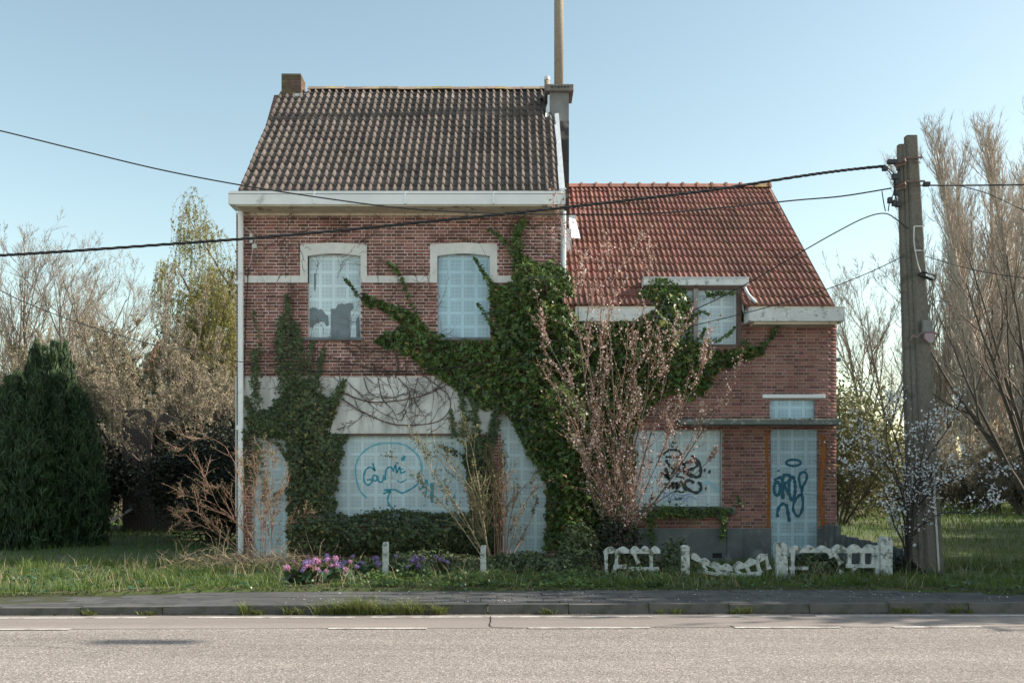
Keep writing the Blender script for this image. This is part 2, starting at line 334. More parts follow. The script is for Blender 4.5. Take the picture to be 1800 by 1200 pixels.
def brick_field(parent, x0, x1, z0, z1, holes, m, yf=0.0, pitch=.061, score=None, nmax=300, stretch=.19, seed=1, ragged=False):
    r = np.random.default_rng(seed); out = []
    k = 0; z = z0
    while z + pitch * .8 <= z1:
        zc = z + pitch / 2; k += 1
        cuts = [(x0, x1)]
        for h in holes:
            if h[2] < zc < h[3]:
                nc = []
                for a, b in cuts:
                    if h[1] <= a or h[0] >= b: nc.append((a, b)); continue
                    if h[0] > a: nc.append((a, h[0]))
                    if h[1] < b: nc.append((h[1], b))
                cuts = nc
        half = (stretch + .01) / 2
        seq = [stretch] if k % 2 else [stretch/2 - .005, stretch, stretch/2 - .005, stretch/2 - .005]
        x = x0 - (half * .5 if k % 2 else half * (.0 if k % 4 else 1.0)); i = 0
        while x < x1:
            L = seq[i % len(seq)]; i += 1
            a, b = x, x + L; x = b + .01
            for c0, c1 in cuts:
                p, q = max(a, c0), min(b, c1)
                if q - p > .03: out.append(((p+q)/2, zc, q-p))
        z += pitch
    out = np.array(out); n = len(out)
    proud = r.uniform(-.0035, .0035, n); jz = r.normal(0, .0008, n); hz = pitch - .0115 + r.normal(0, .0015, n); rot = r.normal(0, .006, n)
    s = np.array([score(x, zz, ww) for x, zz, ww in out]) if score else -np.arange(n).astype(float)
    order = np.argsort(-s); pick = set(order[:nmax].tolist())
    me, V, Fc = unit_box(m); o0 = origin(parent)
    for i in pick:
        o = bpy.data.objects.new('brick', me); COL.objects.link(o); o.parent = parent
        o.location = (out[i,0] - o0.x, yf + .02 + proud[i] - o0.y, out[i,1] + jz[i] - o0.z); o.scale = (out[i,2], .04, hz[i]); o.rotation_euler = (0, rot[i], 0)
    rest = np.array([i for i in range(n) if i not in pick])
    if len(rest):
        v = V[None] * np.stack([out[rest,2], np.full(len(rest), .04), hz[rest]], 1)[:, None]
        c, sn = np.cos(rot[rest])[:, None], np.sin(rot[rest])[:, None]
        vx = v[...,0]*c + v[...,2]*sn; vz = -v[...,0]*sn + v[...,2]*c
        v = np.stack([vx + out[rest,0][:,None], v[...,1] + (yf + .02 + proud[rest])[:,None], vz + (out[rest,1] + jz[rest])[:,None]], -1).reshape(-1, 3)
        f = (Fc[None] + (np.arange(len(rest)) * len(V))[:, None, None]).reshape(-1, 4)
        np_obj('brickwork', v, f, m, parent, kind='stuff')
def ribbon(name, strokes, Y, m, parent, conv):
    """flat paint strokes: each a list of pixel points and a width in pixels"""
    vs = []; fs = []; b = 0
    for pts, wd in strokes:
        n = max(8, 5 * len(pts)); q = spline([conv(*p) for p in pts], n)
        q = np.array([(X_(a, Y), Z_(c, Y)) for a, c in q]); t = np.gradient(q, axis=0); t /= np.linalg.norm(t, axis=1)[:, None] + 1e-9
        ww = wd / 94 / 2 * 1.3 * (1 + .22 * np.sin(np.arange(n) * .9)); ww[0] *= .55; ww[-1] *= .45
        nx = np.stack([-t[:,1], t[:,0]], 1) * ww[:, None]
        a = q + nx; c = q - nx; dy = len(vs) * .00025
        vs.append(np.concatenate([np.stack([a[:,0], np.full(n, Y - .003 - dy), a[:,1]], 1), np.stack([c[:,0], np.full(n, Y - .003 - dy), c[:,1]], 1)]))
        i = np.arange(n - 1); fs.append(np.stack([i, i + 1, i + 1 + n, i + n], 1) + b); b += 2 * n
    o = np_obj(name, np.vstack(vs), np.vstack(fs), m, parent)
    if len(strokes) > 1: o['kind'] = 'stuff'
    return o
def ell(cx, cy, rx, ry, a0=0, a1=360, n=14, rot=0):
    return [(cx + rx*math.cos(R(a0 + (a1-a0)*i/(n-1))), cy + ry*math.sin(R(a0 + (a1-a0)*i/(n-1)))) for i in range(n)]
def tile_mesh(name, W, Lt, prof, m, th=.014):
    """one roof tile lying in x (across) and y (up the slope), front edge raised; prof = list of (x, height)"""
    n = len(prof); v = []; lift = .034
    for y, l in ((0, lift), (Lt, .004)):
        for x, h in prof: v.append((x, y, h + l))
    for x, h in prof: v.append((x, .0, h + lift - th - .022))
    f = [(i, i+1, n+i+1, n+i) for i in range(n-1)] + [(2*n+i, 2*n+i+1, i+1, i) for i in range(n-1)]
    f += [(2*n, 0, n), (n-1, 3*n-1, 2*n-1)]
    me = bpy.data.meshes.new(name); me.from_pydata(v, [], f); me.update(); me.materials.append(m)
    for p in me.polygons[: n-1]: p.use_smooth = True
    return me, np.array(v), f
def roof_tiles(parent, tm, cols, rows, origin_pt, pitch_deg, W, gauge, skip, keep, seed=3, kink=None):
    me, V, Fc = tm; r = np.random.default_rng(seed); c, s = math.cos(R(pitch_deg)), math.sin(R(pitch_deg)); o0 = origin(parent)
    items = []
    for j in range(rows):
        for i in range(cols):
            x = origin_pt[0] + i * W; d = j * gauge
            if skip(x + W/2, d): continue
            items.append((x, origin_pt[1] + d * c, origin_pt[2] + d * s, i, j))
    items = sorted(items, key=lambda q: -keep(q))
    vs = []; fs = []
    for k, (x, y, z, i, j) in enumerate(items):
        rz = r.normal(0, .006); tilt = r.normal(0, .012); dx = r.normal(0, .002); dz = .004*math.sin(x*2.1 + j) + .01*math.sin(x*.8)
        M_ = Matrix.Translation((x + dx, y, z + dz)) @ Matrix.Rotation(R(pitch_deg) + tilt, 4, 'X') @ Matrix.Rotation(rz, 4, 'Z')
        if k < 300:
            o = bpy.data.objects.new('roof_tile', me); COL.objects.link(o); o.parent = parent
            o.matrix_local = Matrix.Translation(-o0) @ M_
        else: vs.append(np.array([tuple(M_ @ Vector(p)) for p in V])); 
    if vs:
        n = len(V); b = MB()
        b.v = [tuple(p) for q in vs for p in q]; b.f = [tuple(a + n*q for a in f) for q in range(len(vs)) for f in Fc]
        o = b.build('tile_courses', me.materials[0], parent); o['kind'] = 'stuff'

# ------------------------------------------------------------------ the tall brick house
house = empty('brick_house', (-2.1, 0, .12), 'tall two-storey brick house with dark tiled roof, boarded with pale perforated sheets', 'house')
hx0, hx1, hz0, hz1 = -5.155, .955, .10, 6.66
W1 = (X_(541), X_(634), Z_(594), Z_(446)); W2 = (X_(769), X_(861), Z_(594), Z_(446))
DR1 = (X_(444), X_(507), .12, Z_(768)); SHOP = (X_(548), X_(824), Z_(915), Z_(762)); DR2 = (X_(880), X_(960), .12, Z_(725))
opens = [W1, W2, DR1, SHOP, DR2]
wall = wall_slab('wall', hx0, hx1, hz0, hz1, .006, .30, opens, MT['mortarL'], house)
def sur(px0, px1): return (X_(px0), X_(px1), Z_(497), Z_(430))
BAND = (X_(428), X_(880), Z_(762), Z_(663))
strings = [(X_(430), X_(528), Z_(497), Z_(485)), (X_(645), X_(756), Z_(497), Z_(485)), (X_(874), X_(985), Z_(497), Z_(485))]
holes = opens + [sur(528, 645), sur(756, 874), BAND] + strings
def sc_left(x, z, ww):
    vis = not inpoly(x, z, IVY_BIG) and not inpoly(x, z, IVY_LEFT)
    return (1000 if vis else 0) * min(ww / .19, 1) - abs(x + 2.4) * 6 - abs(z - 4.9) * 12 + ww * 300
brick_field(wall, hx0 + .004, hx1, hz0, hz1 - .01, holes, MT['brickL'], pitch=.0605, score=sc_left, seed=11)
MB().box(BAND[0], BAND[1], -.012, .012, BAND[2] + .004, BAND[3]).build('rendered_band', MT['render'], house, bevel=.004)
for s_ in strings: MB().box(s_[0], s_[1], -.01, .012, s_[2], s_[3]).build('string_course', MT['stone'], house, bevel=.004)
MB().box(hx0 - .0, hx0 + .01, .30, 6.3, .1, 6.66).build('side_wall', MT['brickside'], house)
MB().box(hx1 - .01, hx1, .30, 6.3, .1, 6.66).build('side_wall', MT['brickside'], house)
MB().box(hx0, hx1, 6.3, 6.4, .1, 6.66).build('rear_wall', MT['brickside'], house)
EY, EZ, RY, RZ = -.45, 6.90, 2.98, 10.13
PITCH = math.degrees(math.atan2(RZ - EZ, RY - EY))
for gx in (hx0, hx1 - .12):
    MB().prismx([(.302, 6.66), (5.9, 6.66), (RY, RZ - .12)], gx, gx + .12).build('gable', MT['brickside'], house)
def window_fit(op, nm, parent, pm, Yp=.10, sheets=1):
    w_ = empty(nm, ((op[0]+op[1])/2, 0, op[2])); w_.parent = parent; w_.location = Vector(((op[0]+op[1])/2, 0, op[2])) - origin(parent)
    ORIG[w_.name] = Vector(((op[0]+op[1])/2, 0, op[2]))
    # separate sheets with a folded joint between them, fixed with small bolts
    W_, H_ = op[1] - op[0], op[3] - op[2]; nx = max(1, round(W_ / 1.25)); nz = max(1, round(H_ / 1.3)); rr_ = random.Random(int(abs(op[0]*1000)))
    for i in range(nx):
        for j in range(nz):
            xa, xb = op[0] + W_*i/nx + .004, op[0] + W_*(i+1)/nx - .003; za, zb = op[2] + H_*j/nz + .003, op[2] + H_*(j+1)/nz - .003; dy = rr_.uniform(0, .004)
            sh_ = MB().box(xa, xb, Yp + dy, Yp + dy + .003, za, zb).build('perforated_sheet', pm, w_)
            bb = MB()
            for bx_ in (xa + .03, xb - .03):
                for q in range(3):
                    bz = za + .04 + (zb - za - .08) * q / 2; bb.prism([(bx_ + .009*math.cos(k*1.047), bz + .009*math.sin(k*1.047)) for k in range(6)], Yp + dy - .0025, Yp + dy + .001)
            o = bb.build('bolts', MT['rust'], sh_); o['kind'] = 'stuff'
    return w_
wins = []
for (op, px0, px1, pm) in ((W1, 528, 645, MT['perfA']), (W2, 756, 874, MT['perfB'])):
    w_ = window_fit(op, 'window', house, pm)
    # flat segmental surround of painted stone, one leg each side
    xa, xb, za, zb = X_(px0), X_(px1), Z_(497), Z_(432); xc = (xa + xb) / 2; n = 14
    top = [(xa + (xb-xa)*i/n, zb + .055 * math.sin(math.pi * i / n)) for i in range(n + 1)]
    zl = op[3] - .045
    bot = [(x, zl + .05 * math.sin(math.pi * min(max((x - op[0]) / (op[1] - op[0]), 0), 1))) for x, _ in top]
    b = MB()
    v = [(x, y, z) for y in (-.018, .10) for x, z in top + bot]; k = n + 1; f = []
    for i in range(n): f += [(k+i, k+i+1, i+1, i), (2*k+i, 2*k+i+1, 3*k+i+1, 3*k+i), (i, i+1, 2*k+i+1, 2*k+i), (k+i+1, k+i, 3*k+i, 3*k+i+1)]
    b.add(v, f)
    b.box(xa, op[0], -.018, .10, za, zl).box(op[1], xb, -.018, .10, za, zl); 
    b.build('surround', MT['stone'], w_)
    MB().box(op[0] - .085, op[1] + .045, -.05, .10, Z_(598.5), Z_(593.5)).build('sill', MT['sill'], w_, bevel=.005)
    wins.append(w_)
# torn film on the first window
def flat_poly(name, pts, Y, m, parent, conv):
    q = [(X_(*(conv(a, b)[0], Y)), Z_(conv(a, b)[1], Y)) for a, b in pts]
    b = MB(); b.add([(x, Y, z) for x, z in q], [tuple(range(len(q)))]); return b.build(name, m, parent)
cv = lambda a, b: (400 + a/4, 380 + b/4)
flat_poly('torn_patch', [(578,650),(600,640),(625,645),(640,660),(655,650),(672,665),(690,690),(708,700),(712,765),(695,775),(680,740),(645,742),(615,755),(600,785),(578,780)][::-1], .094, MT['torn'], wins[0], cv)
flat_poly('torn_patch', [(726,650),(760,650),(775,620),(800,612),(828,620),(840,610),(880,612),(886,650),(865,665),(862,760),(862,850),(728,850)][::-1], .094, MT['torn'], wins[0], cv)
flat_poly('torn_patch', [(610,400),(620,400),(622,470),(618,520),(608,520)][::-1], .094, MT['torn'], wins[0], cv)
flat_poly('torn_patch', [(905,720),(925,700),(932,850),(905,850)][::-1], .094, MT['torn'], wins[0], cv)
d1 = window_fit(DR1, 'door', house, MT['perfA']); d1['label'] = 'narrow pale perforated door sheet at the left corner'
d2 = window_fit(DR2, 'door', house, MT['perfC']); d2['label'] = 'tall pale perforated door sheet in the middle'
shop = window_fit(SHOP, 'shop_window', house, MT['perfC'])
MB().box(SHOP[0], SHOP[1], -.03, .1, SHOP[2] - .05, SHOP[2]).build('sill', MT['sill'], shop)
MB().box(SHOP[0], SHOP[1], .0, .095, SHOP[3] - .035, SHOP[3] - .004).build('lintel_edge', MT['frame'], shop)
cA = lambda a, b: (600 + a/6.667, 740 + b/6.667)
ribbon('graffiti', [
 ([(500,805),(620,800),(680,828),(720,838),(780,812),(850,770),(905,715),(900,640)], 2.2),
 ([(490,850),(535,832),(582,820),(545,812),(500,805)], 2.2), ([(582,820),(555,860),(545,930),(568,985),(592,1010)], 2.2),
 ([(368,488),(380,530),(392,580),(365,548),(330,540),(288,568),(264,640),(272,710),(312,748),(350,722),(358,690),(330,682),(298,690)], 2.2),
 (ell(393, 665, 27, 34), 2.2), ([(428,640),(432,690),(456,712),(482,700),(496,660),(498,630)], 2.2), ([(512,692),(516,630),(526,570),(555,538),(590,542),(602,575)], 2.2), ([(604,590),(618,550),(636,512),(642,555),(650,600),(668,565),(686,535),(690,570),(698,600),(730,598),(752,580)], 2.2), ([(690,566),(725,560)], 1.8),
 ([(742,405),(728,430),(712,465)], 4.5), ([(640,492),(668,485)], 2.2),
 ([(650,690),(700,712),(770,680)], 1.6), ([(910,800),(960,775),(1010,765)], 2.0), ([(940,790),(1003,690),(985,890)], 2.2), ([(1056,720),(1060,840),(1062,955)], 4.2),
 ([(1150,770),(1190,750),(1250,758)], 2.0), ([(1210,720),(1215,790)], 1.6), ([(1290,930),(1320,890),(1330,850)], 2.0), ([(965,980),(975,990)], 2.5)],
 .099, MT['teal'], shop, cA)
ribbon('graffiti', [([(300,900),(225,820),(182,700),(165,570),(182,480),(230,390),(320,312),(440,265),(600,255),(740,278),(840,345),(910,425),(938,520),(938,620)], 2.3)], .0993, MT['tealF'], shop, cA)
# roof, ridge, gutter
roof = MB().prismx([(EY, EZ - .03), (EY, EZ - .12), (RY, RZ - .14), (6.5, EZ - .15), (6.5, EZ - .06), (RY, RZ - .05)], -5.02, .905).build('roof', MT['tileL'], house)
n_ = 13
def prof_roll(W, rolls, h, npt=8):
    p = []; U = (0, .05, .12, .18, .34, .50, .56, .78); HH = (0, .55, .92, 1.0, .62, .12, 0, -.08)
    for r_ in range(rolls):
        for i in range(npt):
            u = U[i]; hh = HH[i] * h
            p.append(((r_ + u) * W / rolls, hh))
    p.append((W, 0.0)); return p
tmL = tile_mesh('roof_tile', .294, .31, prof_roll(.294, 2, .058), MT['tileL'])
GL = math.hypot(RY - EY, RZ - EZ) / 17
roof_tiles(roof, tmL, 20, 17, (-4.985, EY, EZ - .01), PITCH, .294, GL,
           lambda x, d: (x < -4.42 and d > 15.2 * GL) or (x > .6 and 14.5*GL > d > 12.6 * GL), lambda q: 100 - q[4], seed=5)
for i in range(14):
    xa = -4.40 + i * .385; b = MB(); zt = RZ + .02 + .006 * math.sin(i * 2.1)
    pr = [(RY - .17, zt - .07), (RY - .10, zt + .0), (RY, zt + .045), (RY + .10, zt), (RY + .17, zt - .07)]
    e = .010 if i % 1 == 0 else 0
    b.prismx([(a, z + e * (0)) for a, z in pr] + [(RY + .13, zt - .075), (RY, zt + .01), (RY - .13, zt - .075)], xa, xa + .40).build('ridge_tile', MT['ridgeL'], roof)
g = MB(); gx0, gx1 = -5.13, .955
g.prismx([(-.52, 6.88), (-.50, 6.69), (-.06, 6.69), (-.06, 6.67), (-.52, 6.67), (-.545, 6.80), (-.56, 6.90), (-.53, 6.905)], gx0, gx1)
gut = g.build('gutter', MT['white'], house)
MB().box(gx0, gx1, -.07, -.05, 6.69, 6.90).box(gx0 - .012, gx0 - .001, -.565, -.04, 6.665, 6.90).box(gx1 + .001, gx1 + .012, -.565, -.04, 6.665, 6.90).build('gutter_end', MT['white'], gut)
MB().box(gx0 + .0, gx1, -.566, -.562, 6.845, 6.852).build('gutter_lip', MT['sill'], gut)
for jx in (-3.6, -1.95, -.35): MB().box(jx, jx + .03, -.568, -.5, 6.672, 6.898).build('joint', MT['white'], gut)
for i in range(40):
    x = gx0 + .12 + i * (gx1 - gx0 - .15) / 40
    MB().box(x, x + (gx1 - gx0 - .15) / 40 - .006, -.50, -.002, 6.645, 6.664).build('soffit_board', MT['soffit'], gut)
MB().box(hx0, hx1, -.012, .012, 6.60, 6.645).build('cornice', MT['soffit'], house)
MB().tube([(X_(423, -.09), -.09, 6.66), (X_(423, -.09), -.09, .3), ], .052, 12).tube([(X_(423), -.09, 5.3), (X_(423), -.09, 5.36)], .06, 12).tube([(X_(423), -.09, 2.6), (X_(423), -.09, 2.68)], .06, 12).build('downpipe', MT['white'], house, smooth=False)
MB().tube([(X_(990), -.07, 6.66), (X_(990), -.07, 2.0)], .052, 10).build('downpipe', MT['zinc'], house)
MB().tube([(X_(416), -.03, 3.6), (X_(416), -.03, 1.0)], .018, 6).build('conduit', MT['cablew'], house)
# bracket and loose cable near the corner
MB().box(X_(440), X_(445), -.06, 0, Z_(428), Z_(412)).box(X_(444), X_(452), -.05, 0, Z_(437), Z_(430)).tube([P(430,400,-.05), P(440,408,-.08), P(450,418,-.06), P(444,440,-.04), P(441,458,-.03), P(437,470,-.02)], .006, 5).build('cable_bracket', MT['cablew'], house)
# verge flashing on the right edge of the roof, in bent lengths
c_, s_ = math.cos(R(PITCH)), math.sin(R(PITCH)); SL = math.hypot(RY-EY, RZ-EZ)
for i in range(4):
    a, b_ = i * .56 * SL / 2.6 * .9, (i + 1) * .56 * SL / 2.6 * .9 + .02
    y0, z0, y1, z1 = EY + a*c_, EZ + a*s_, EY + b_*c_, EZ + b_*s_
    MB().add([(.86 + .01*i, y0, z0+.075), (.965, y0, z0+.085), (.965, y1, z1+.08), (.86 + .01*(i % 2), y1, z1+.07), (.965, y0, z0-.12), (.965, y1, z1-.12), (.86, y0, z0-.05), (.86, y1, z1-.05)],
             [(0,1,2,3), (1,4,5,2), (0,6,4,1), (3,7,6,0)]).build('verge_flashing', MT['flash'], roof)
# small brick chimney at the left verge
ch = MB().box(-4.93, -4.52, 2.70, 3.12, 9.2, 10.36).build('chimney', MT['chimrender'], house)
for face in range(2):
    z = 9.55; k = 0
    while z < 10.34:
        if face == 0:
            ws = [(0, .2), (.21, .2)] if k % 2 else [(0, .095), (.105, .2), (.315, .095)]
            for a, w_ in ws: MB().box(-4.93 + a, -4.93 + a + w_, 2.688, 2.71, z, z + .05).build('brick', MT['brickC'], ch)
        else:
            ws = [(0, .2), (.21, .2)] if not k % 2 else [(0, .095), (.105, .2), (.315, .095)]
            for a, w_ in ws: MB().box(-4.54, -4.508, 2.70 + a, 2.70 + a + w_, z, z + .05).build('brick', MT['brickC'], ch)
        z += .061; k += 1
MB().box(-4.66, -4.50, 2.675, 2.687, 9.72, 9.92).box(-4.53, -4.495, 2.66, 3.1, 9.75, 9.86).add([(-4.66,2.55,9.72),(-4.36,2.55,9.72),(-4.3,2.9,10.02),(-4.5,2.9,10.02)], [(0,1,2,3)]).build('flashing', MT['flash'], ch)
MB().box(-4.95, -4.50, 2.66, 2.686, 9.69, 9.73).build('lead_apron', MT['zinc'], ch)
# big rendered chimney on the party gable with its tall pipe
CY = 1.95
big = MB().box(.775, 1.174, CY, CY + .55, 9.07, 9.66).build('chimney', MT['chimrender'], house)
big['label'] = 'tall rendered chimney with black lower shaft and long pipe'
sh = MB(); n = 16
zz = [Z_(400, CY) + (9.07 - Z_(400, CY)) * i / n for i in range(n + 1)]
sh.box(.90, 1.174, CY + .004, CY + .5, Z_(420, CY), 9.068).build('black_shaft', MT['bitumen'], big)
sh2 = MB(); r_ = np.random.default_rng(4)
for i in range(n): 
    a = .02 * r_.random() ; sh2.box(.972 + .01*r_.random(), 1.176, CY - .006 - a, CY + .004, zz[i], zz[i+1] - .001)
sh2.build('black_sheet', MT['bitumen'], big)
cp = MB().box(.675, 1.27, CY - .10, CY + .62, 9.66, 9.80).build('chimney_cap', MT['conc'], big, bevel=.015)
for i in range(6): MB().box(.80 + i*.066, .845 + i*.066, CY - .106, CY - .0995, 9.715 + .01*(i % 2), 9.755).build('cap_mark', MT['blacki'], cp)
MB().tube([(.975, CY + .22, 9.80), (.975, CY + .22, 13.9)], .095, 20).build('chimney_pipe', MT['pipe'], big, smooth=True)
pp = MB().tube([(.745, CY + .62, 9.6), (.745, CY + .62, 10.16)], .058, 14).build('vent_pipe', MT['pipe'], big, smooth=True)
MB().tube([(.745, CY + .62, 10.16), (.745, CY + .62, 10.23)], .064, 14).build('pipe_cap', MT['oldwhite'], pp)
MB().add([(.70, CY - .01, 9.35), (.776, CY - .01, 9.55), (.776, CY - .02, 8.9), (.69, CY - .12, 8.86)], [(0,1,2,3)]).box(.735, .774, CY - .03, CY + .01, 9.25, 9.6).build('flashing', MT['flash'], big)

# ------------------------------------------------------------------ the low brick house on the right
low = empty('low_brick_house', (3.5, 0, .12), 'lower brick house with red tiled roof, boarded dormer and sprayed perforated door', 'house')
lx0, lx1 = .96, 6.065; lz1 = Z_(568)
DW = (X_(1150), X_(1300), Z_(608), Z_(503)); TR = (X_(1353), X_(1433), Z_(737), Z_(702)); DR3 = (X_(1355), X_(1437), .17, Z_(752))
GW = (X_(1085), X_(1270), Z_(890), Z_(753))
lop = [DW, TR, DR3, GW]
# main wall with a notch where the dormer rises, so the wall is cut at the eaves
lw = wall_slab('wall', lx0, lx1, .10, lz1 + .02, .006, .30, lop, MT['mortarR'], low)
PL = Z_(928)
def sc_right(x, z, ww):
    vis = not inpoly(x, z, IVY_BIG) and x > X_(1210)
    return (1000 if vis else 0) * min(ww/.19, 1) - abs(x - 5.0) * 20 - abs(z - 3.6) * 12 + ww * 300
brick_field(lw, lx0, lx1 - .004, PL, lz1, lop, MT['brickR'], pitch=.0635, score=sc_right, seed=12)
MB().box(lx1 - .01, lx1, .30, 8.6, .1, 4.7).build('side_wall', MT['brickside'], low)
MB().box(lx0, lx1, 8.6, 8.7, .1, 4.7).build('rear_wall', MT['brickside'], low)
wall_slab('plinth', lx0, lx1 + .06, .05, PL - .002, -.03, .012, [(DR3[0], DR3[1], .17, 9)], MT['plinth'], low)
MB().box(X_(1277), X_(1305), -.055, -.03, .05, PL - .01).build('plinth_pier', MT['plinth'], low)
MB().box(X_(1252), X_(1268), -.036, -.031, .22, .31).build('cellar_vent', MT['glassb'], low)
gw = window_fit(GW, 'window', low, MT['perfC'], .07)
MB().box(GW[1] - .03, GW[1] - .004, .01, .07, GW[2], GW[3]).box(GW[0], GW[1] - .03, .05, .07, Z_(757), Z_(753)).build('frame', MT['frameg'], gw)
MB().box(X_(1085), X_(1292), -.09, .06, Z_(902), Z_(890)).build('sill', MT['plinth'], gw, bevel=.006)
cB = lambda a, b: (1120 + a/6.667, 750 + b/6.667)
ribbon('graffiti', [
 ([(300,330),(340,292),(400,268),(470,275),(512,310),(490,352),(430,352),(380,350),(330,352)], 3.0), ([(338,382),(360,430),(395,470),(440,495),(470,525)], 3.6),
 ([(268,548),(320,560),(350,590),(378,605),(345,545),(330,480)], 4.2), ([(330,480),(365,540),(405,545),(445,500),(430,440)], 3.6), ([(445,500),(480,470),(500,520),(540,500),(560,560)], 3.2),
 ([(525,400),(548,460),(580,500),(640,490),(695,465),(702,430),(650,408),(585,412),(548,450),(560,520),(610,570),(660,582)], 3.6),
 ([(630,340),(690,378),(735,440),(745,520),(735,570),(700,588),(660,575),(610,545),(580,500)], 4.0), ([(782,503),(802,510)], 5), ([(832,520),(860,530)], 5),
 ([(290,690),(340,670),(380,690),(370,712),(320,705)], 2.8), ([(388,690),(425,650),(420,720),(465,650),(465,725),(515,640),(540,700),(580,752)], 3.4),
 ([(668,658),(625,628),(575,635),(558,680),(600,730),(665,765),(720,762),(748,715),(738,668),(708,645)], 4.0), ([(795,718),(812,724)], 4), ([(430,758),(480,752),(520,765),(555,758)], 2.2),
 ([(450,575),(500,585),(560,595)], 2.5)], .069, MT['black'], gw, cB)
ribbon('graffiti', [([(760,680),(800,650),(860,660),(915,700),(950,770)], 4.5)], .0685, MT['cyan'], gw, cB)
ribbon('graffiti', [([(640,780),(700,760),(790,770)], 4)], .0685, MT['cyan'], gw, cB)
ribbon('graffiti', [([(300,830),(330,780),(380,850),(420,790),(470,850),(520,800),(560,850),(620,810),(700,850)], 1.6), ([(290,780),(400,770),(520,800),(640,780)], 1.4), ([(330,870),(450,850),(600,870)], 1.2)], .0684, MT['violet'], gw, cB)
# dormer
dz1 = Z_(503)
dm = MB().box(X_(1150), X_(1304), .31, 1.6, DW[2] - .05, dz1 + .06).build('dormer', MT['oldwhite'], low)
MB().box(X_(1132, -.12), X_(1316, -.12), -.12, 1.5, Z_(501, -.12), Z_(489, -.12)).build('dormer_fascia', MT['oldwhite'], dm, bevel=.006)
MB().box(X_(1131, -.12), X_(1317, -.12), -.14, 1.5, Z_(489, -.12) + .002, Z_(487, -.12)).build('dormer_cover', MT['flash'], dm)
dw = window_fit(DW, 'window', dm, MT['perfA'], .09)
MB().box(X_(1296), X_(1303), -.01, .09, DW[2], DW[3]).box(X_(1150), X_(1296), -.01, .09, Z_(508), DW[3] - .002).box(X_(1150), X_(1296), -.01, .09, DW[2] - .03, DW[2] + .03).build('frame', MT['frame'], dw)
MB().box(X_(1219), X_(1227), -.015, .089, Z_(604), Z_(508)).build('mullion', MT['frameg'], dw)
MB().add([(X_(1304), 0.0, Z_(503)), (X_(1304), .9, Z_(495)), (X_(1324), -.30, Z_(541)), (X_(1304), -.2, Z_(555))], [(0,3,2,1)]).tube([(X_(1308), -.05, Z_(506)), (X_(1312), -.15, Z_(520)), (X_(1322), -.32, Z_(538))], .028, 6).build('cheek_flashing', MT['flash'], dm)
# red roof
lEY, lEZ, lRY, lRZ = -.33, 4.87, 4.32, 8.42
lP = math.degrees(math.atan2(lRZ - lEZ, lRY - lEY)); lS = math.hypot(lRZ - lEZ, lRY - lEY)
t_d = (dz1 + .12 - lEZ) / (lRZ - lEZ)
rf = MB()
def rslab(xa, xb, t0):
    y0, z0 = lEY + (lRY-lEY)*t0, lEZ + (lRZ-lEZ)*t0
    rf.prismx([(y0, z0 - .03), (y0, z0 - .12), (lRY, lRZ - .14), (9.0, lEZ - .1), (9.0, lEZ), (lRY, lRZ - .05)], xa, xb)
rslab(.96, X_(1140) - .0, 0); rslab(X_(1140), X_(1306), t_d); rslab(X_(1306), 5.88, 0)
rfo = rf.build('roof', MT['tileR'], low)
def prof_r(W, h):
    return [(0, 0), (.012, h*.9), (.03, h*1.1), (.05, .004), (.07, -.002), (.105, -.002), (.118, h*.75), (.135, h*.85), (.15, .002), (.17, -.002), (W - .008, -.002), (W, 0)]
Wr = .2075
tmR = tile_mesh('roof_tile', Wr, .40, prof_r(Wr, .026), MT['tileR'])
lG = lS / 17
def skipR(x, d):
    if X_(1148) < x < X_(1302) and d < t_d * lS - .05: return True
    if x < X_(1045) and .46*lS < d < .60*lS and False: return True
    return False
roof_tiles(rfo, tmR, 24, 17, (.93, lEY, lEZ - .01), lP, Wr, lG, skipR, lambda q: 100 - q[4] + (5 if q[3] > 8 else 0), seed=6)
for i in range(15):
    xa = .96 + i * .332; zt = lRZ + .035
    rt = MB().prismx([(lRY - .15, zt - .08), (lRY - .09, zt + .0), (lRY, zt + .04), (lRY + .09, zt), (lRY + .15, zt - .08)], xa, xa + .29).build('ridge_tile', MT['ridgeR'], rfo)
    MB().prismx([(lRY - .17, zt - .09), (lRY - .105, zt + .02), (lRY, zt + .075), (lRY + .105, zt + .02), (lRY + .17, zt - .09)], xa + .285, xa + .334).build('collar', MT['ridgeR'], rt)
MB().add([(5.86, lEY, lEZ - .06), (5.93, lEY, lEZ + .0), (5.93, lRY, lRZ + .02), (5.86, lRY, lRZ + .05), (5.93, lEY, lEZ - .12), (5.93, lRY, lRZ - .12)], [(0,1,2,3), (1,4,5,2)]).build('verge_tiles', MT['tileR'], rfo)
MB().prismx([(.30, 4.7), (8.6, 4.7), (lRY, lRZ - .14)], lx1 - .3, lx1 - .15).build('gable', MT['brickside'], low)
MB().add([(1.18, 1.6, Z_(418, 1.6)), (1.40, 1.75, Z_(418, 1.7)), (1.33, 2.2, Z_(385, 2.2)), (1.18, 2.25, Z_(377, 2.2))], [(0,1,2,3)]).build('cement_fillet', MT['flash'], rfo)
MB().box(1.0, 1.20, 1.50, 1.75, 6.0, Z_(402, 1.5)).build('chimney_apron', MT['flash'], rfo)
MB().box(1.18, 1.34, 2.2, 2.32, Z_(392, 2.2), Z_(376, 2.2)).build('chimney_soaker', MT['flash'], rfo)
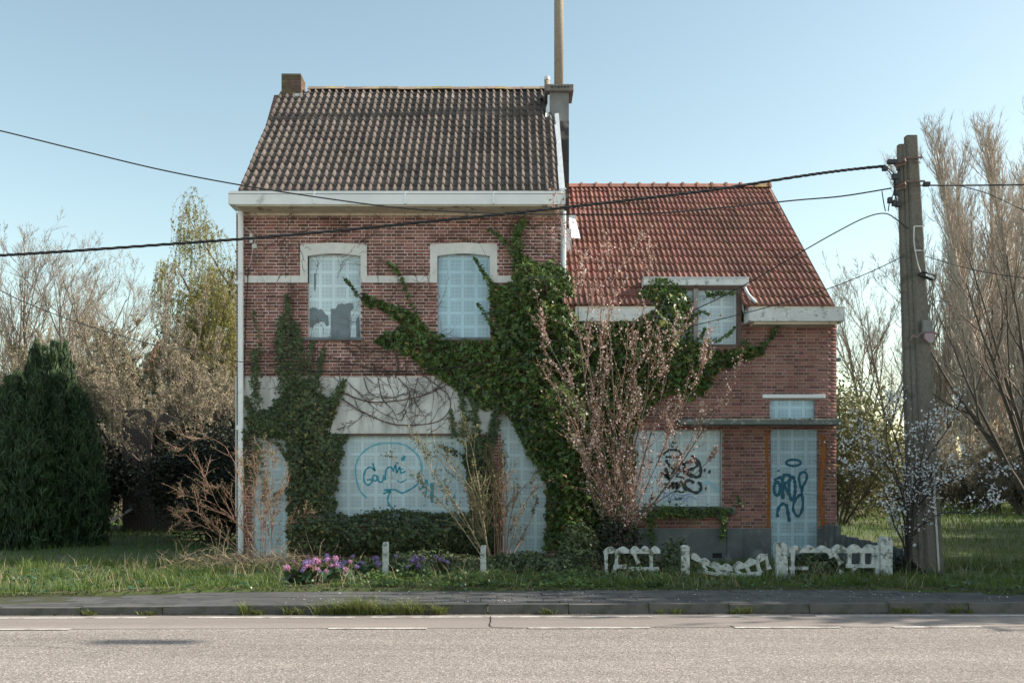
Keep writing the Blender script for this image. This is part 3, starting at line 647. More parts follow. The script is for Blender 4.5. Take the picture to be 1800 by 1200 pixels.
def gutter(xa, xb, parent):
    z0 = 4.57; o = MB().prismx([(-.41, z0+.25), (-.40, z0+.02), (-.03, z0+.02), (-.03, z0), (-.41, z0), (-.425, z0+.12), (-.44, z0+.255), (-.42, z0+.26)], xa, xb).build('gutter', MT['oldwhite'], parent)
    MB().box(xa - .012, xa - .001, -.44, -.03, z0 - .002, z0 + .25).box(xb + .001, xb + .012, -.44, -.03, z0 - .002, z0 + .25).box(xa, xb, -.05, -.03, z0, z0 + .25).build('gutter_end', MT['oldwhite'], o)
    MB().box(xa, xb, -.446, -.442, z0 + .235, z0 + .262).build('gutter_lip', MT['soffit'], o)
    MB().box(xa + .1, xb - .1, -.34, .01, z0 - .045, z0 - .002).build('soffit', MT['soffit'], o)
    return o
gutter(X_(1308), 6.06, low)
gutter(X_(1010), X_(1150, -.4), low)
# canopy, lintel, transom, door
cn = MB().box(X_(1195, -.38), X_(1479, -.38), -.38, .01, Z_(746, -.38), Z_(736, -.38)).build('canopy', MT['canopy'], low, bevel=.012)
r_ = np.random.default_rng(9); ms = MB()
for i in range(260):
    x = r_.uniform(X_(1197, -.38), X_(1474, -.38)); y = r_.uniform(-.38, -.02); s_ = r_.uniform(.012, .04); z = Z_(736, -.38)
    ms.add([(x-s_, y, z-.004), (x, y-s_*.6, z-.004), (x+s_, y, z-.004), (x, y+s_*.6, z-.004), (x, y, z+s_*.7)], [(0,1,4), (1,2,4), (2,3,4), (3,0,4)])
o = ms.build('moss', MT['moss'], cn); o['kind'] = 'stuff'
tw = window_fit(TR, 'transom_window', low, MT['perfB'], .08)
MB().box(X_(1340), X_(1450), -.03, .06, Z_(699.5), Z_(693)).build('lintel', MT['white'], tw, bevel=.006)
dd = window_fit(DR3, 'door', low, MT['perfD'], .03)
MB().box(DR3[0] - .1, DR3[1] + .1, -.25, .01, .05, .165).build('doorstep', MT['plinth'], low)
cC = lambda a, b: (1350 + a/8, 790 + b/8)
ribbon('graffiti', [
 (ell(358, 184, 102, 44, 0, 360, 22), 3.4), ([(80,430),(130,405),(185,380),(175,420)], 3.4), (ell(128, 545, 42, 95, -60, 300, 18), 4.4),
 ([(200,370),(205,480),(208,600),(205,695)], 4.8), ([(205,370),(265,352),(318,385),(290,445),(228,480),(262,560),(305,650),(332,715)], 4.4),
 ([(180,470),(170,560),(150,640)], 3.4), (ell(338, 540, 44, 165, -90, 270, 20), 4.2),
 ([(468,545),(445,470),(435,390),(455,335),(498,312),(540,340),(542,410),(515,470),(482,535),(475,620),(490,720),(480,840),(432,930),(380,900),(352,820),(372,725),(425,655),(474,620)], 3.6),
 ([(138,950),(132,880),(160,800),(210,762),(258,785),(275,860),(288,940),(302,1015)], 4.2), ([(145,285),(152,305)], 4), ([(525,270),(540,285)], 3)], .0295, MT['tealD'], dd, cC)
# expanding-foam streaks either side of the door
def foam(pts, wd, parent):
    q = spline([(X_(a), Z_(b)) for a, b in pts], 26); b = MB(); r = np.random.default_rng(int(pts[0][0]))
    for i in range(25):
        w0, w1 = wd * r.uniform(.6, 1.2) / 94, wd * r.uniform(.6, 1.2) / 94
        (x0, z0), (x1, z1) = q[i], q[i+1]
        b.add([(x0 - w0, -.004, z0), (x0, -.02, z0), (x0 + w0, -.004, z0), (x1 - w1, -.004, z1), (x1, -.02, z1), (x1 + w1, -.004, z1)], [(0,1,4,3), (1,2,5,4)])
    return b.build('sealant_foam', MT['foam'], parent, smooth=True)
foam([(1349,756),(1348,800),(1351,850),(1350,900),(1350,926)], 2.6, low)
foam([(1446,765),(1448,800),(1444,840),(1443,880),(1447,915),(1449,935)], 4.2, low)
foam([(1350,940),(1350,958),(1351,975)], 2.4, low)
# wall lamp on the right corner
lm = empty('wall_lamp', (lx1 + .05, .2, Z_(628)), 'small grey floodlight bracketed to the right corner of the low house', 'lamp')
MB().tube([(lx1, .2, Z_(624)), (lx1 + .06, .2, Z_(627))], .012, 6).build('bracket', MT['sill'], lm)
MB().box(lx1 + .04, lx1 + .13, .14, .26, Z_(633), Z_(627)).build('lamp_head', MT['sill'], lm, bevel=.01)
MB().tube([(lx1 + .10, .2, Z_(627)), (lx1 + .16, .2, Z_(612))], .004, 4).build('aerial', MT['sill'], lm)
# ------------------------------------------------------------------ ground, road, pavement
TILT = .018     # the road runs very slightly askew to the fronts
def yr(y, x): return y + TILT * np.asarray(x)
def gz(x, y):
    x = np.asarray(x, float); y = np.asarray(y, float)
    b = .135 + .018 * lump(x, y, .8) + .03 * lump(x, y, .17, 3)
    return b + np.clip((y - 6) / 60, 0, 1) * .1
xs = np.sort(np.concatenate([np.sinh(np.linspace(-5.3, 5.3, 120)) * 2.4, np.linspace(-12, 12, 90)]))
ys = np.concatenate([[-5.3, -5.0], np.linspace(-4.8, 6, 60), 6 + np.geomspace(.3, 500, 60)])
gx_, gy_ = np.meshgrid(xs, ys)
bx = -4.55 + TILT * gx_ - .6 / (1 + np.exp((gx_ + 5.2) * 1.1)) * 0 + 0
def back_edge(x):   # where the pavement meets the verge
    x = np.asarray(x, float)
    return -4.5 - .75 / (1 + np.exp((x + 4.8) * 1.3)) - .85 / (1 + np.exp(-(x - 6.6) * 1.8))
yy = np.where(gy_ < -5.1, back_edge(gx_) + .0, np.maximum(gy_, back_edge(gx_) + (gy_ + 5.05) * .02))
zz_ = gz(gx_, yy); zz_[0] = .02; zz_[1] = np.maximum(zz_[1], .135)
ni, nj = gx_.shape
idx = (np.arange(ni - 1)[:, None] * nj + np.arange(nj - 1)[None]).ravel()
gf = np.stack([idx, idx + 1, idx + 1 + nj, idx + nj], 1)
ground = np_obj('ground', np.stack([gx_, yy, zz_], -1).reshape(-1, 3), gf, MT['ground'], smooth=True); ground['kind'] = 'structure'
far_side = MB().box(-400, 400, -120, -19.6, -.3, .03).build('bounce_paving_across_the_road', mat('bounce_paving', (.47,.48,.49), (.40,.41,.42), 3, .95, .2, 30)); far_side['kind'] = 'structure'  # unseen far side, made pale to bounce fill light onto the fronts
def asphalt(name, base, agg, dark, scale, amt, bmp):
    m = mat(name, base, tuple(x*.88 for x in base), scale=.5, rough=.92); n = m.node_tree; L = n.links.new
    b = [q for q in n.nodes if q.type == 'BSDF_PRINCIPLED'][0]; tc = [q for q in n.nodes if q.type == 'TEX_COORD'][0]
    v = n.nodes.new('ShaderNodeTexVoronoi'); v.inputs['Scale'].default_value = scale; L(tc.outputs['Object'], v.inputs['Vector'])
    sp = n.nodes.new('ShaderNodeSeparateColor'); L(v.outputs['Color'], sp.inputs[0])
    r1 = n.nodes.new('ShaderNodeValToRGB'); e = r1.color_ramp.elements; e[0].position = .0; e[0].color = (*dark, 1); e[1].position = 1; e[1].color = (*agg, 1)
    e2 = r1.color_ramp.elements.new(.2); e2.color = (*base, 1); e3 = r1.color_ramp.elements.new(.72); e3.color = (*base, 1)
    L(sp.outputs[0], r1.inputs[0])
    src = b.inputs['Base Color'].links[0].from_socket
    q = n.nodes.new('ShaderNodeMix'); q.data_type = 'RGBA'; q.inputs[0].default_value = amt; L(src, q.inputs[6]); L(r1.outputs[0], q.inputs[7])
    # wheel tracks and old stains, drawn out along the road
    mp = n.nodes.new('ShaderNodeMapping'); mp.inputs['Scale'].default_value = (.12, 1.1, 1); L(tc.outputs['Object'], mp.inputs[0])
    nz = n.nodes.new('ShaderNodeTexNoise'); nz.inputs['Scale'].default_value = 1.0; nz.inputs['Detail'].default_value = 7; nz.inputs['Roughness'].default_value = .6; L(mp.outputs[0], nz.inputs['Vector'])
    rp = n.nodes.new('ShaderNodeValToRGB'); e = rp.color_ramp.elements; e[0].position = .34; e[0].color = (.74, .73, .73, 1); e[1].position = .62; e[1].color = (1.05, 1.04, 1.03, 1); L(nz.outputs['Fac'], rp.inputs[0])
    qm = n.nodes.new('ShaderNodeMix'); qm.data_type = 'RGBA'; qm.blend_type = 'MULTIPLY'; qm.inputs[0].default_value = 1; L(q.outputs[2], qm.inputs[6]); L(rp.outputs[0], qm.inputs[7]); L(qm.outputs[2], b.inputs['Base Color'])
    bp = n.nodes.new('ShaderNodeBump'); bp.inputs['Strength'].default_value = bmp; bp.inputs['Distance'].default_value = .006
    L(v.outputs['Distance'], bp.inputs['Height']); L(bp.outputs[0], b.inputs['Normal'])
    return m
MT['asphA'] = asphalt('coarse_asphalt', (.25,.22,.20), (.60,.55,.51), (.035,.033,.03), 72, .75, .6)
MT['asphB'] = asphalt('smooth_asphalt', (.27,.235,.215), (.42,.38,.35), (.14,.12,.105), 130, .6, .25)
MT['line'] = mat('worn_road_paint', (.62,.60,.57), (.40,.37,.33), 9, .8, .2, 60, c3=(.3,.26,.23), s3=5, t3=.56)
MT['slab'] = mat('paving_concrete', (.085,.085,.085), (.055,.057,.058), 6, .95, .4, 60, rnd=.22, c3=(.12,.115,.11), s3=1.2, t3=.6, w3=.1)
MT['kerb'] = mat('kerb_concrete', (.125,.12,.113), (.085,.081,.077), 5, .95, .4, 60, rnd=.15, c3=(.06,.07,.04), s3=3, t3=.62)
def strip(name, x0, x1, ya, yb, z, m, parent=None, n=2):
    b = MB(); v = []; f = []
    for i in range(n + 1):
        x = x0 + (x1 - x0) * i / n; v += [(x, ya + TILT * x, z), (x, yb + TILT * x, z)]
    for i in range(n): f.append((2*i, 2*i+2, 2*i+3, 2*i+1))
    b.add(v, f); return b.build(name, m, parent)
road = strip('road', -260, 260, -19.6, -6.0, 0, MT['asphA']); road['kind'] = 'structure'
lane = strip('lane_edge_asphalt', -260, 260, -7.42, -6.1, .004, MT['asphB'], road)
# worn continuous line near the kerb and the broken line on the seam
for (a, b_) in ((-14,-6.6),(-6.3,-4.4),(-3.9,-1.9),(-1.7,1.7),(2.2,3.4),(3.7,9.5)):
    strip('edge_line', a, b_, -6.58, -6.49, .008, MT['line'], road)
for i, (a, b_) in enumerate(((-6.9,-4.9),(-2.05,-.95),(.18,1.55),(2.5,3.7),(4.3,5.3),(-10.5,-8.8),(6.8,8.4))):
    strip('dash_line', a, b_, -7.50, -7.41, .008, MT['line'], road)
crk = MB(); q = spline([(-.26, -6.5), (-.25, -6.9), (-.24, -7.35), (-.05, -7.42), (.12, -7.5)], 24); r_ = np.random.default_rng(3)
for i in range(23):
    (x0, y0), (x1, y1) = q[i], q[i+1]; wv = .004 + .004 * r_.random(); crk.add([(x0 - wv, y0 - wv, .0095), (x0 + wv, y0 + wv, .0095), (x1 + wv, y1 + wv, .0095), (x1 - wv, y1 - wv, .0095)], [(0,1,2,3)])
crk.build('crack', MT['blacki'], road)
for pts, wd in (([(-8.5,-8.6),(-7.2,-8.45),(-6.1,-8.7),(-5.0,-8.55),(-4.2,-8.8)], .004), ([(-14,-7.40),(-10,-7.30),(-7.2,-7.28)], .005), ([(1.6,-7.36),(2.4,-7.33),(2.5,-7.40)], .005)):
    q = spline([(a, b_ + TILT*a) for a, b_ in pts], 60); q = q + r_.normal(0, .012, q.shape); c2_ = MB()
    v = []; 
    for i in range(60):
        t = q[min(i+1, 59)] - q[max(i-1, 0)]; t = t / (np.linalg.norm(t) + 1e-9); w2 = wd * (.4 + r_.random()); v += [(q[i,0] - t[1]*w2, q[i,1] + t[0]*w2, .0098), (q[i,0] + t[1]*w2, q[i,1] - t[0]*w2, .0098)]
    c2_.add(v, [(2*i, 2*i+1, 2*i+3, 2*i+2) for i in range(59)]); c2_.build('crack', MT['blacki'], road)
r_ = np.random.default_rng(21)
# gutter strip with dirt at the foot of the kerb
dirt = strip('gutter_dirt', -60, 60, -6.34, -6.1, .006, MT['kerb'], road)
# pavement
bed = MB(); v = []; f = []; N = 160
for i in range(N + 1):
    x = -70 + 140 * i / N; v += [(x, -6.16 + TILT*x, .085), (x, float(back_edge(x)) + .25, .10)]
for i in range(N): f.append((2*i, 2*i+2, 2*i+3, 2*i+1))
bed.add(v, f); pave = bed.build('pavement', MT['moss']); pave['kind'] = 'structure'
sm = MB().box(-.197, .197, -.145, .145, -.03, .0).build('paving_slab_seed', MT['slab']); sme = sm.data; bpy.data.objects.remove(sm)
items = []
for j in range(7):
    for i in range(-46, 46):
        x = (i + (.5 if j % 2 else 0)) * .402; y = -6.01 + TILT * x + .296 * j
        if y + .1 < back_edge(x): items.append((x, y, j, i))
items.sort(key=lambda q: abs(q[0] / (CAM_D + q[1])))
rest = MB()
for k, (x, y, j, i) in enumerate(items):
    z = .118 - .045 / (1 + math.exp((x + 5.2) * .9)) + r_.normal(0, .0022) + (.006 * math.sin(x*.7)); rt = (r_.normal(0, .006), r_.normal(0, .006), r_.normal(0, .004) + math.atan(TILT))
    if k < 300:
        o = bpy.data.objects.new('paving_slab', sme); COL.objects.link(o); o.parent = pave; o.location = (x, y, z); o.rotation_euler = rt
    else: rest.box(x - .197, x + .197, y - .145, y + .145, z - .03, z)
if rest.v: o = rest.build('paving_slabs', MT['slab'], pave); o['kind'] = 'stuff'
km = MB().box(-.495, .495, -.06, .06, -.14, .0).build('kerb_seed', MT['kerb']); kme = km.data
bpy.data.objects.remove(km)
for i in range(-30, 31):
    x = i * 1.0 + .2; drop = .16 / (1 + math.exp((x + 5.2) * .9))
    o = bpy.data.objects.new('kerb_stone', kme); COL.objects.link(o); o.parent = pave
    o.location = (x, -6.215 + TILT * x, .125 - drop * .35 + r_.normal(0, .003)); o.rotation_euler = (r_.normal(0, .01), r_.normal(0, .003), math.atan(TILT))

# ------------------------------------------------------------------ plant tools
def frames(t):
    ref = np.where(np.abs(t[..., 2:3]) < .9, np.array([0, 0, 1.0]), np.array([1.0, 0, 0]))
    a = np.cross(t, ref); a /= np.linalg.norm(a, axis=-1, keepdims=True) + 1e-9
    return a, np.cross(t, a)
def grow(r, P0, D0, L, Rd, S, wander=.15, up=0.0, taper=.15, trop=(0, 0, 1)):
    n = len(P0); pts = np.zeros((n, S + 1, 3)); pts[:, 0] = P0; d = D0 / (np.linalg.norm(D0, axis=1, keepdims=True) + 1e-9); tv = np.array(trop, float)
    for s in range(S):
        d = d + r.normal(0, wander, (n, 3)) + tv * up; d /= np.linalg.norm(d, axis=1, keepdims=True) + 1e-9
        pts[:, s+1] = pts[:, s] + d * (L / S)[:, None]
    rad = Rd[:, None] * (1 - (1 - taper) * np.linspace(0, 1, S + 1)[None])
    return pts, rad
def tubes(pts, rad, sides=3):
    n, s1, _ = pts.shape; t = np.gradient(pts, axis=1); t /= np.linalg.norm(t, axis=-1, keepdims=True) + 1e-9
    a, b = frames(t); g = np.linspace(0, 2*np.pi, sides, endpoint=False)
    v = pts[:, :, None] + rad[:, :, None, None] * (a[:, :, None] * np.cos(g)[:, None] + b[:, :, None] * np.sin(g)[:, None])
    base = (np.arange(n) * s1 * sides)[:, None, None]; ii = (np.arange(s1 - 1) * sides)[None, :, None]; k = np.arange(sides)[None, None]; k2 = (np.arange(sides) + 1) % sides
    f = np.stack([base + ii + k, base + ii + k2, base + ii + sides + k2, base + ii + sides + k], -1).reshape(-1, 4)
    return v.reshape(-1, 3), f
def spawn(r, pts, rad, L, n, t0=.2, t1=1.0, ang=45, asd=10, lr=.5, lsd=.15, rr=.5, shrink=.5, upb=0.0):
    N, s1, _ = pts.shape; t = r.uniform(t0, t1, (N, n)) * (s1 - 1.001); i = t.astype(int); u = (t - i)[..., None]
    I = np.arange(N)[:, None]; p = pts[I, i] * (1 - u) + pts[I, i+1] * u; tg = pts[I, i+1] - pts[I, i]; tg /= np.linalg.norm(tg, axis=-1, keepdims=True) + 1e-9
    a, b = frames(tg); ph = r.uniform(0, 2*np.pi, (N, n, 1)); an = np.radians(r.normal(ang, asd, (N, n, 1)))
    d = tg * np.cos(an) + (a * np.cos(ph) + b * np.sin(ph)) * np.sin(an); d[..., 2] += upb
    fr = t / (s1 - 1); l = L[:, None] * lr * (1 - shrink * fr) * np.clip(r.normal(1, lsd, (N, n)), .4, 1.6)
    rr_ = (rad[I, i] * rr); return p.reshape(-1, 3), d.reshape(-1, 3), l.ravel(), rr_.ravel()
class Geo:
    def __init__(s): s.v = []; s.f = {}; s.n = 0
    def add(s, v, f):
        if len(v) == 0: return s
        s.f.setdefault(f.shape[1], []).append(f + s.n); s.v.append(v); s.n += len(v); return s
    def mesh(s, name, off=(0,0,0)): return np_mesh(name, np.vstack(s.v), [np.vstack(a) for a in s.f.values()], off)
    def obj(s, name, m, parent=None, smooth=False, kind=None):
        o = link(name, s.mesh(name, origin(parent)), parent, m, smooth)
        if kind: o['kind'] = kind
        return o
IVYT = (np.array([(0,-.1,0),(.42,-.28,.0),(.5,.12,-.06),(.2,.28,.02),(0,.75,-.12),(-.2,.28,.02),(-.5,.12,-.06),(-.42,-.28,0)]) * .9, np.array([(0,1,2),(0,2,3),(0,3,4),(0,4,5),(0,5,6),(0,6,7)]))
LEAFT = (np.array([(0,-.5,0),(.22,0,.05),(0,.5,-.04),(-.22,0,.05)]), np.array([(0,1,2,3)]))
PETT = (np.array([(0,-.5,0),(.5,0,.12),(0,.5,0),(-.5,0,.12)]), np.array([(0,1,2,3)]))
ROUNDT = (np.array([(0,-.5,0),(.36,-.2,.06),(.4,.15,.05),(0,.5,-.04),(-.4,.15,.05),(-.36,-.2,.06)]), np.array([(0,1,2,3),(0,3,4,5)]))
def leaves(r, pos, size, T, nrm=(0, -1, .35), spread=.7, down=None):
    n = len(pos)
    if n == 0: return np.zeros((0, 3)), np.zeros((0, 4), int)
    V, Fc = T; N = np.broadcast_to(np.array(nrm, float), (n, 3)) + r.normal(0, spread, (n, 3)); N = N / (np.linalg.norm(N, axis=1, keepdims=True) + 1e-9)
    u = r.normal(0, 1, (n, 3)) if down is None else np.array(down, float) + r.normal(0, .45, (n, 3))
    u = u - N * (u * N).sum(1, keepdims=True); u /= np.linalg.norm(u, axis=1, keepdims=True) + 1e-9; w_ = np.cross(u, N)
    s = (np.full(n, size) if np.isscalar(size) else size) * np.clip(r.normal(1, .25, n), .45, 1.6)
    v = pos[:, None] + s[:, None, None] * (V[None, :, 0:1] * w_[:, None] + V[None, :, 1:2] * u[:, None] + V[None, :, 2:3] * N[:, None])
    f = (Fc[None] + (np.arange(n) * len(V))[:, None, None]).reshape(-1, Fc.shape[1])
    return v.reshape(-1, 3), f
def along(r, pts, n, t0=0, t1=1, jit=.02):
    N, s1, _ = pts.shape; t = r.uniform(t0, t1, (N, n)) * (s1 - 1.001); i = t.astype(int); u = (t - i)[..., None]; I = np.arange(N)[:, None]
    return (pts[I, i] * (1 - u) + pts[I, i+1] * u).reshape(-1, 3) + r.normal(0, jit, (N * n, 3))
A = lambda *a: np.array(a, float)
# ------------------------------------------------------------------ trees (built once per kind, then copied)
def make_bare(seed, H=10, n=(13, 8, 7, 6), spread=48, up=.10, trunk=.16, leaf=None, twr=.006, stems=1, flare=.25, lean=.0, first=.25, nleaf=3, lsize=.05, lrs=(.62, .55, .5, .5)):
    r = np.random.default_rng(seed); tr = Geo(); cr = Geo()
    P0 = r.normal(0, .12 * (stems > 1), (stems, 3)); P0[:, 2] = -.1
    D = r.normal(0, flare if stems > 1 else .03, (stems, 3)); D[:, 2] = 1; D[:, 0] += lean
    L = H * r.uniform(.78 if stems > 1 else .92, 1.0, stems); Rd = np.full(stems, trunk) * r.uniform(.7, 1, stems)
    pts, rad = grow(r, P0, D, L, Rd, 10, .05, .04, .12); tr.add(*tubes(pts, rad, 7))
    lt0, lt1 = first, 1.0; last = None
    for k, c in enumerate(n):
        p, d, l, q = spawn(r, pts, rad, L, c, lt0, lt1, spread if k == 0 else spread * .85, 9, lrs[k], .2, .55 if k < 2 else .6, .55, up * 1.5)
        q = np.maximum(q, twr); S = (7, 5, 4, 3)[min(k, 3)]
        pts, rad = grow(r, p, d, l, q, S, .10 + .03*k, up, .3); L = l
        (tr if k == 0 else cr).add(*tubes(pts, rad, 5 if k == 0 else 3)); lt0 = .15
    lv = None
    if leaf:
        g = Geo(); g.add(*leaves(r, along(r, pts, nleaf, .1, 1, .02), lsize, LEAFT, (0, 0, .3), 1.0)); lv = g.mesh('foliage')
    return tr.mesh('trunk'), cr.mesh('crown'), lv
def place(kind, name, pos, s, rz, label, cat, mats, group=None, sz=None):
    a, b, c = kind
    e = empty(name, pos, label, cat, group); e.scale = (s, s, sz or s); e.rotation_euler = (0, 0, rz)
    for nm, me, m in (('trunk', a, mats[0]), ('crown', b, mats[1]), ('foliage', c, mats[2] if len(mats) > 2 else None)):
        if me is None: continue
        if not me.materials: me.materials.append(m)
        o = bpy.data.objects.new(nm, me); COL.objects.link(o); o.parent = e
        if m is not None and me.materials[0] != m: o.material_slots[0].link = 'OBJECT'; o.material_slots[0].material = m
    return e
def KH(k):      # true height of a kind: highest point of its meshes
    if k not in HT:
        m_ = 0
        for me in K[k]:
            if me is not None:
                a = np.zeros(len(me.vertices) * 3, np.float32); me.vertices.foreach_get('co', a); m_ = max(m_, float(np.quantile(a[2::3], .9985)))
        HT[k] = m_
    return HT[k]
HT = {}
def at(px, Y): return (X_(px, Y), Y, .05)
def hgt(py, Y): return Z_(py, Y)
K = {}
K['bareA'] = make_bare(1, 10, (13, 8, 7, 5), 44, .10, .15, twr=.0055)
K['bareB'] = make_bare(2, 10, (12, 8, 7, 5), 40, .12, .13, twr=.0055, stems=2, flare=.18)
K['shrubA'] = make_bare(3, 5, (11, 7, 5), 34, .10, .035, 'b', .006, stems=9, flare=.30, first=.15, nleaf=8, lsize=.05, lrs=(.42, .45, .5, .5))
K['shrubB'] = make_bare(4, 5, (12, 7, 5), 30, .12, .035, 'b', .006, stems=8, flare=.22, first=.12, nleaf=8, lsize=.05, lrs=(.38, .45, .5, .5))
K['sap'] = make_bare(5, 8, (14, 7, 4), 26, .14, .07, 'b', .006, stems=3, flare=.12, first=.2, nleaf=2, lsize=.05, lrs=(.3, .4, .5, .5))
def make_poplar(seed, H=10):
    r = np.random.default_rng(seed); tr = Geo(); cr = Geo()
    pts, rad = grow(r, A([0,0,-.1]), A([0,0,1]), A(H), A(.13), 12, .02, .05, .1); tr.add(*tubes(pts, rad, 7))
    p, d, l, q = spawn(r, pts, rad, A(H), 84, .08, .98, 28, 6, .25, .2, .32, .6, .5); q = np.maximum(q * .75, .008)
    pts, rad = grow(r, p, d, l, q, 6, .05, .16, .3); cr.add(*tubes(pts, rad, 4))
    p, d, l, q = spawn(r, pts, rad, l, 11, .1, 1, 26, 8, .42, .2, .6, .4, .5); q = np.maximum(q * .7, .004)
    p2, r2 = grow(r, p, d, l, q, 3, .08, .2, .4); cr.add(*tubes(p2, r2, 3))
    p, d, l, q = spawn(r, p2, r2, l, 5, .1, 1, 26, 8, .5, .2, .7, .4, .4); q = np.maximum(q * .7, .0028)
    p3, r3 = grow(r, p, d, l, q, 2, .08, .2, .4); cr.add(*tubes(p3, r3, 3))
    return tr.mesh('trunk'), cr.mesh('crown'), None
K['poplar'] = make_poplar(6); K['poplarB'] = make_poplar(16)
def make_willow(seed, H=10):
    r = np.random.default_rng(seed); tr = Geo(); cr = Geo()
    pts, rad = grow(r, A([0,0,-.1]), A([.05,0,1]), A(H*.8), A(.22), 9, .05, .02, .2); tr.add(*tubes(pts, rad, 7))
    p, d, l, q = spawn(r, pts, rad, A(H*.8), 16, .25, 1, 42, 10, .5, .2, .5, .4, .4)
    pts, rad = grow(r, p, d, l, q, 7, .10, .03, .25); tr.add(*tubes(pts, rad, 5))
    p, d, l, q = spawn(r, pts, rad, l, 16, .25, 1, 45, 10, .35, .2, .5, .3, .1); q = np.maximum(q, .006)
    p1, r1 = grow(r, p, d, l, q, 5, .1, -.12, .4); cr.add(*tubes(p1, r1, 3))
    p, d, l, q = spawn(r, p1, r1, l, 9, .2, 1, 50, 15, 1.15, .3, .6, .2, -.3); q = np.full(len(l), .004)
    p2, r2 = grow(r, p, d, l * 1.5, q, 7, .04, -.85, .5); cr.add(*tubes(p2, r2, 3))
    g = Geo(); g.add(*leaves(r, along(r, p2, 30, .05, 1, .025), .07, LEAFT, (0, 0, .1), 1.0, down=(0, 0, -1)))
    return tr.mesh('trunk'), cr.mesh('crown'), g.mesh('foliage')
K['willow'] = make_willow(7)
def make_bush(seed, n=9000, size=.09, rx=1.5, rz=1.5, T=LEAFT, holes=.25):
    """leafy bush 1.5 m in radius: leaves in lumpy shells round a set of stems"""
    r = np.random.default_rng(seed); tr = Geo(); g = Geo()
    P0 = r.normal(0, .08, (12, 3)); P0[:, 2] = -.05; D = r.normal(0, .5, (12, 3)); D[:, 2] = 1
    pts, rad = grow(r, P0, D, np.full(12, rz*1.5), np.full(12, .03), 6, .12, .05, .2); tr.add(*tubes(pts, rad, 4))
    p, d, l, q = spawn(r, pts, rad, np.full(12, rz*1.5), 14, .2, 1, 40, 12, .4); q = np.maximum(q, .006)
    p1, r1 = grow(r, p, d, l, q, 4, .15, .03, .3); tr.add(*tubes(p1, r1, 3))
    nb = 46; c = r.normal(0, 1, (nb, 3)); c /= np.linalg.norm(c, axis=1, keepdims=True); c *= r.uniform(.35, .95, (nb, 1)); c = c * A(rx*.8, rx*.8, rz*.8) + A(0, 0, rz*1.02)
    cr_ = r.uniform(.22, .5, nb) * rx; k = r.integers(0, nb, n); v = r.normal(0, 1, (n, 3)); v /= np.linalg.norm(v, axis=1, keepdims=True)
    pos = c[k] + v * (cr_[k] * r.uniform(.55, 1.05, n))[:, None]; pos = pos[pos[:, 2] > .02]
    g.add(*leaves(r, pos, size, T, (0, 0, .5), .8))
    return tr.mesh('trunk'), None, g.mesh('foliage')
K['bush'] = make_bush(8, 11000, .085); K['bushdark'] = make_bush(9, 13000, .10)
def make_conifer(seed, H=5, Rr=1.62, n=21000):
    r = np.random.default_rng(seed); tr = Geo(); g = Geo()
    pts, rad = grow(r, A([0,0,-.1]), A([0,0,1]), A(H*.95), A(.12), 8, .02, .05, .1); tr.add(*tubes(pts, rad, 6))
    p, d, l, q = spawn(r, pts, rad, A(H*.95), 90, .05, .95, 50, 8, .26, .1, .2, .55, .5)
    p1, r1 = grow(r, p, d, l, np.full(len(l), .012), 5, .05, .15, .3); tr.add(*tubes(p1, r1, 3))
    # many upright plumes packed into a dome
    m_ = 34; pa = r.uniform(0, 6.283, m_); pr_ = Rr * np.sqrt(r.uniform(0, .72, m_)); px_, py_ = pr_*np.cos(pa), pr_*np.sin(pa); ph = H * np.clip(1 - (pr_/Rr)**3.0 * .36 + r.normal(0, .05, m_), .3, 1.0); pw = r.uniform(.34, .58, m_)
    k = r.choice(m_, n, p=(ph*pw)/(ph*pw).sum()); t = r.uniform(0, 1, n) ** .9; a = r.uniform(0, 6.283, n); rr_ = pw[k] * np.clip(1 - t ** 2.6, 0, 1) ** .75 * (.8 + .2*np.minimum(t*4, 1)) * r.uniform(.72, 1.08, n)
    pos = np.stack([px_[k]*(1 - .18*t) + rr_*np.cos(a), py_[k]*(1 - .18*t) + rr_*np.sin(a), .05 + t * ph[k]], 1)
    out = np.stack([np.cos(a), np.sin(a), np.full(n, .15)], 1)
    # sprays: bundles of five slim blades fanning upwards and outwards
    V, Fc = LEAFT; up = out * .75 + A(0, 0, 1.0)
    for j in range(5):
        pj = pos + r.normal(0, .035, (n, 3)); N = out + r.normal(0, .6, (n, 3)); N /= np.linalg.norm(N, axis=1, keepdims=True)
        u = up + r.normal(0, .4, (n, 3)); u -= N * (u*N).sum(1, keepdims=True); u /= np.linalg.norm(u, axis=1, keepdims=True); w_ = np.cross(u, N)
        s = r.uniform(.12, .28, n); v = pj[:, None] + s[:, None, None] * (V[None, :, 0:1] * .26 * w_[:, None] + V[None, :, 1:2] * u[:, None] + V[None, :, 2:3] * N[:, None])
        g.add(v.reshape(-1, 3), (Fc[None] + (np.arange(n)*4)[:, None, None]).reshape(-1, 4))
    return tr.mesh('trunk'), None, g.mesh('foliage')
K['conifer'] = make_conifer(10, 4.2, 1.62)

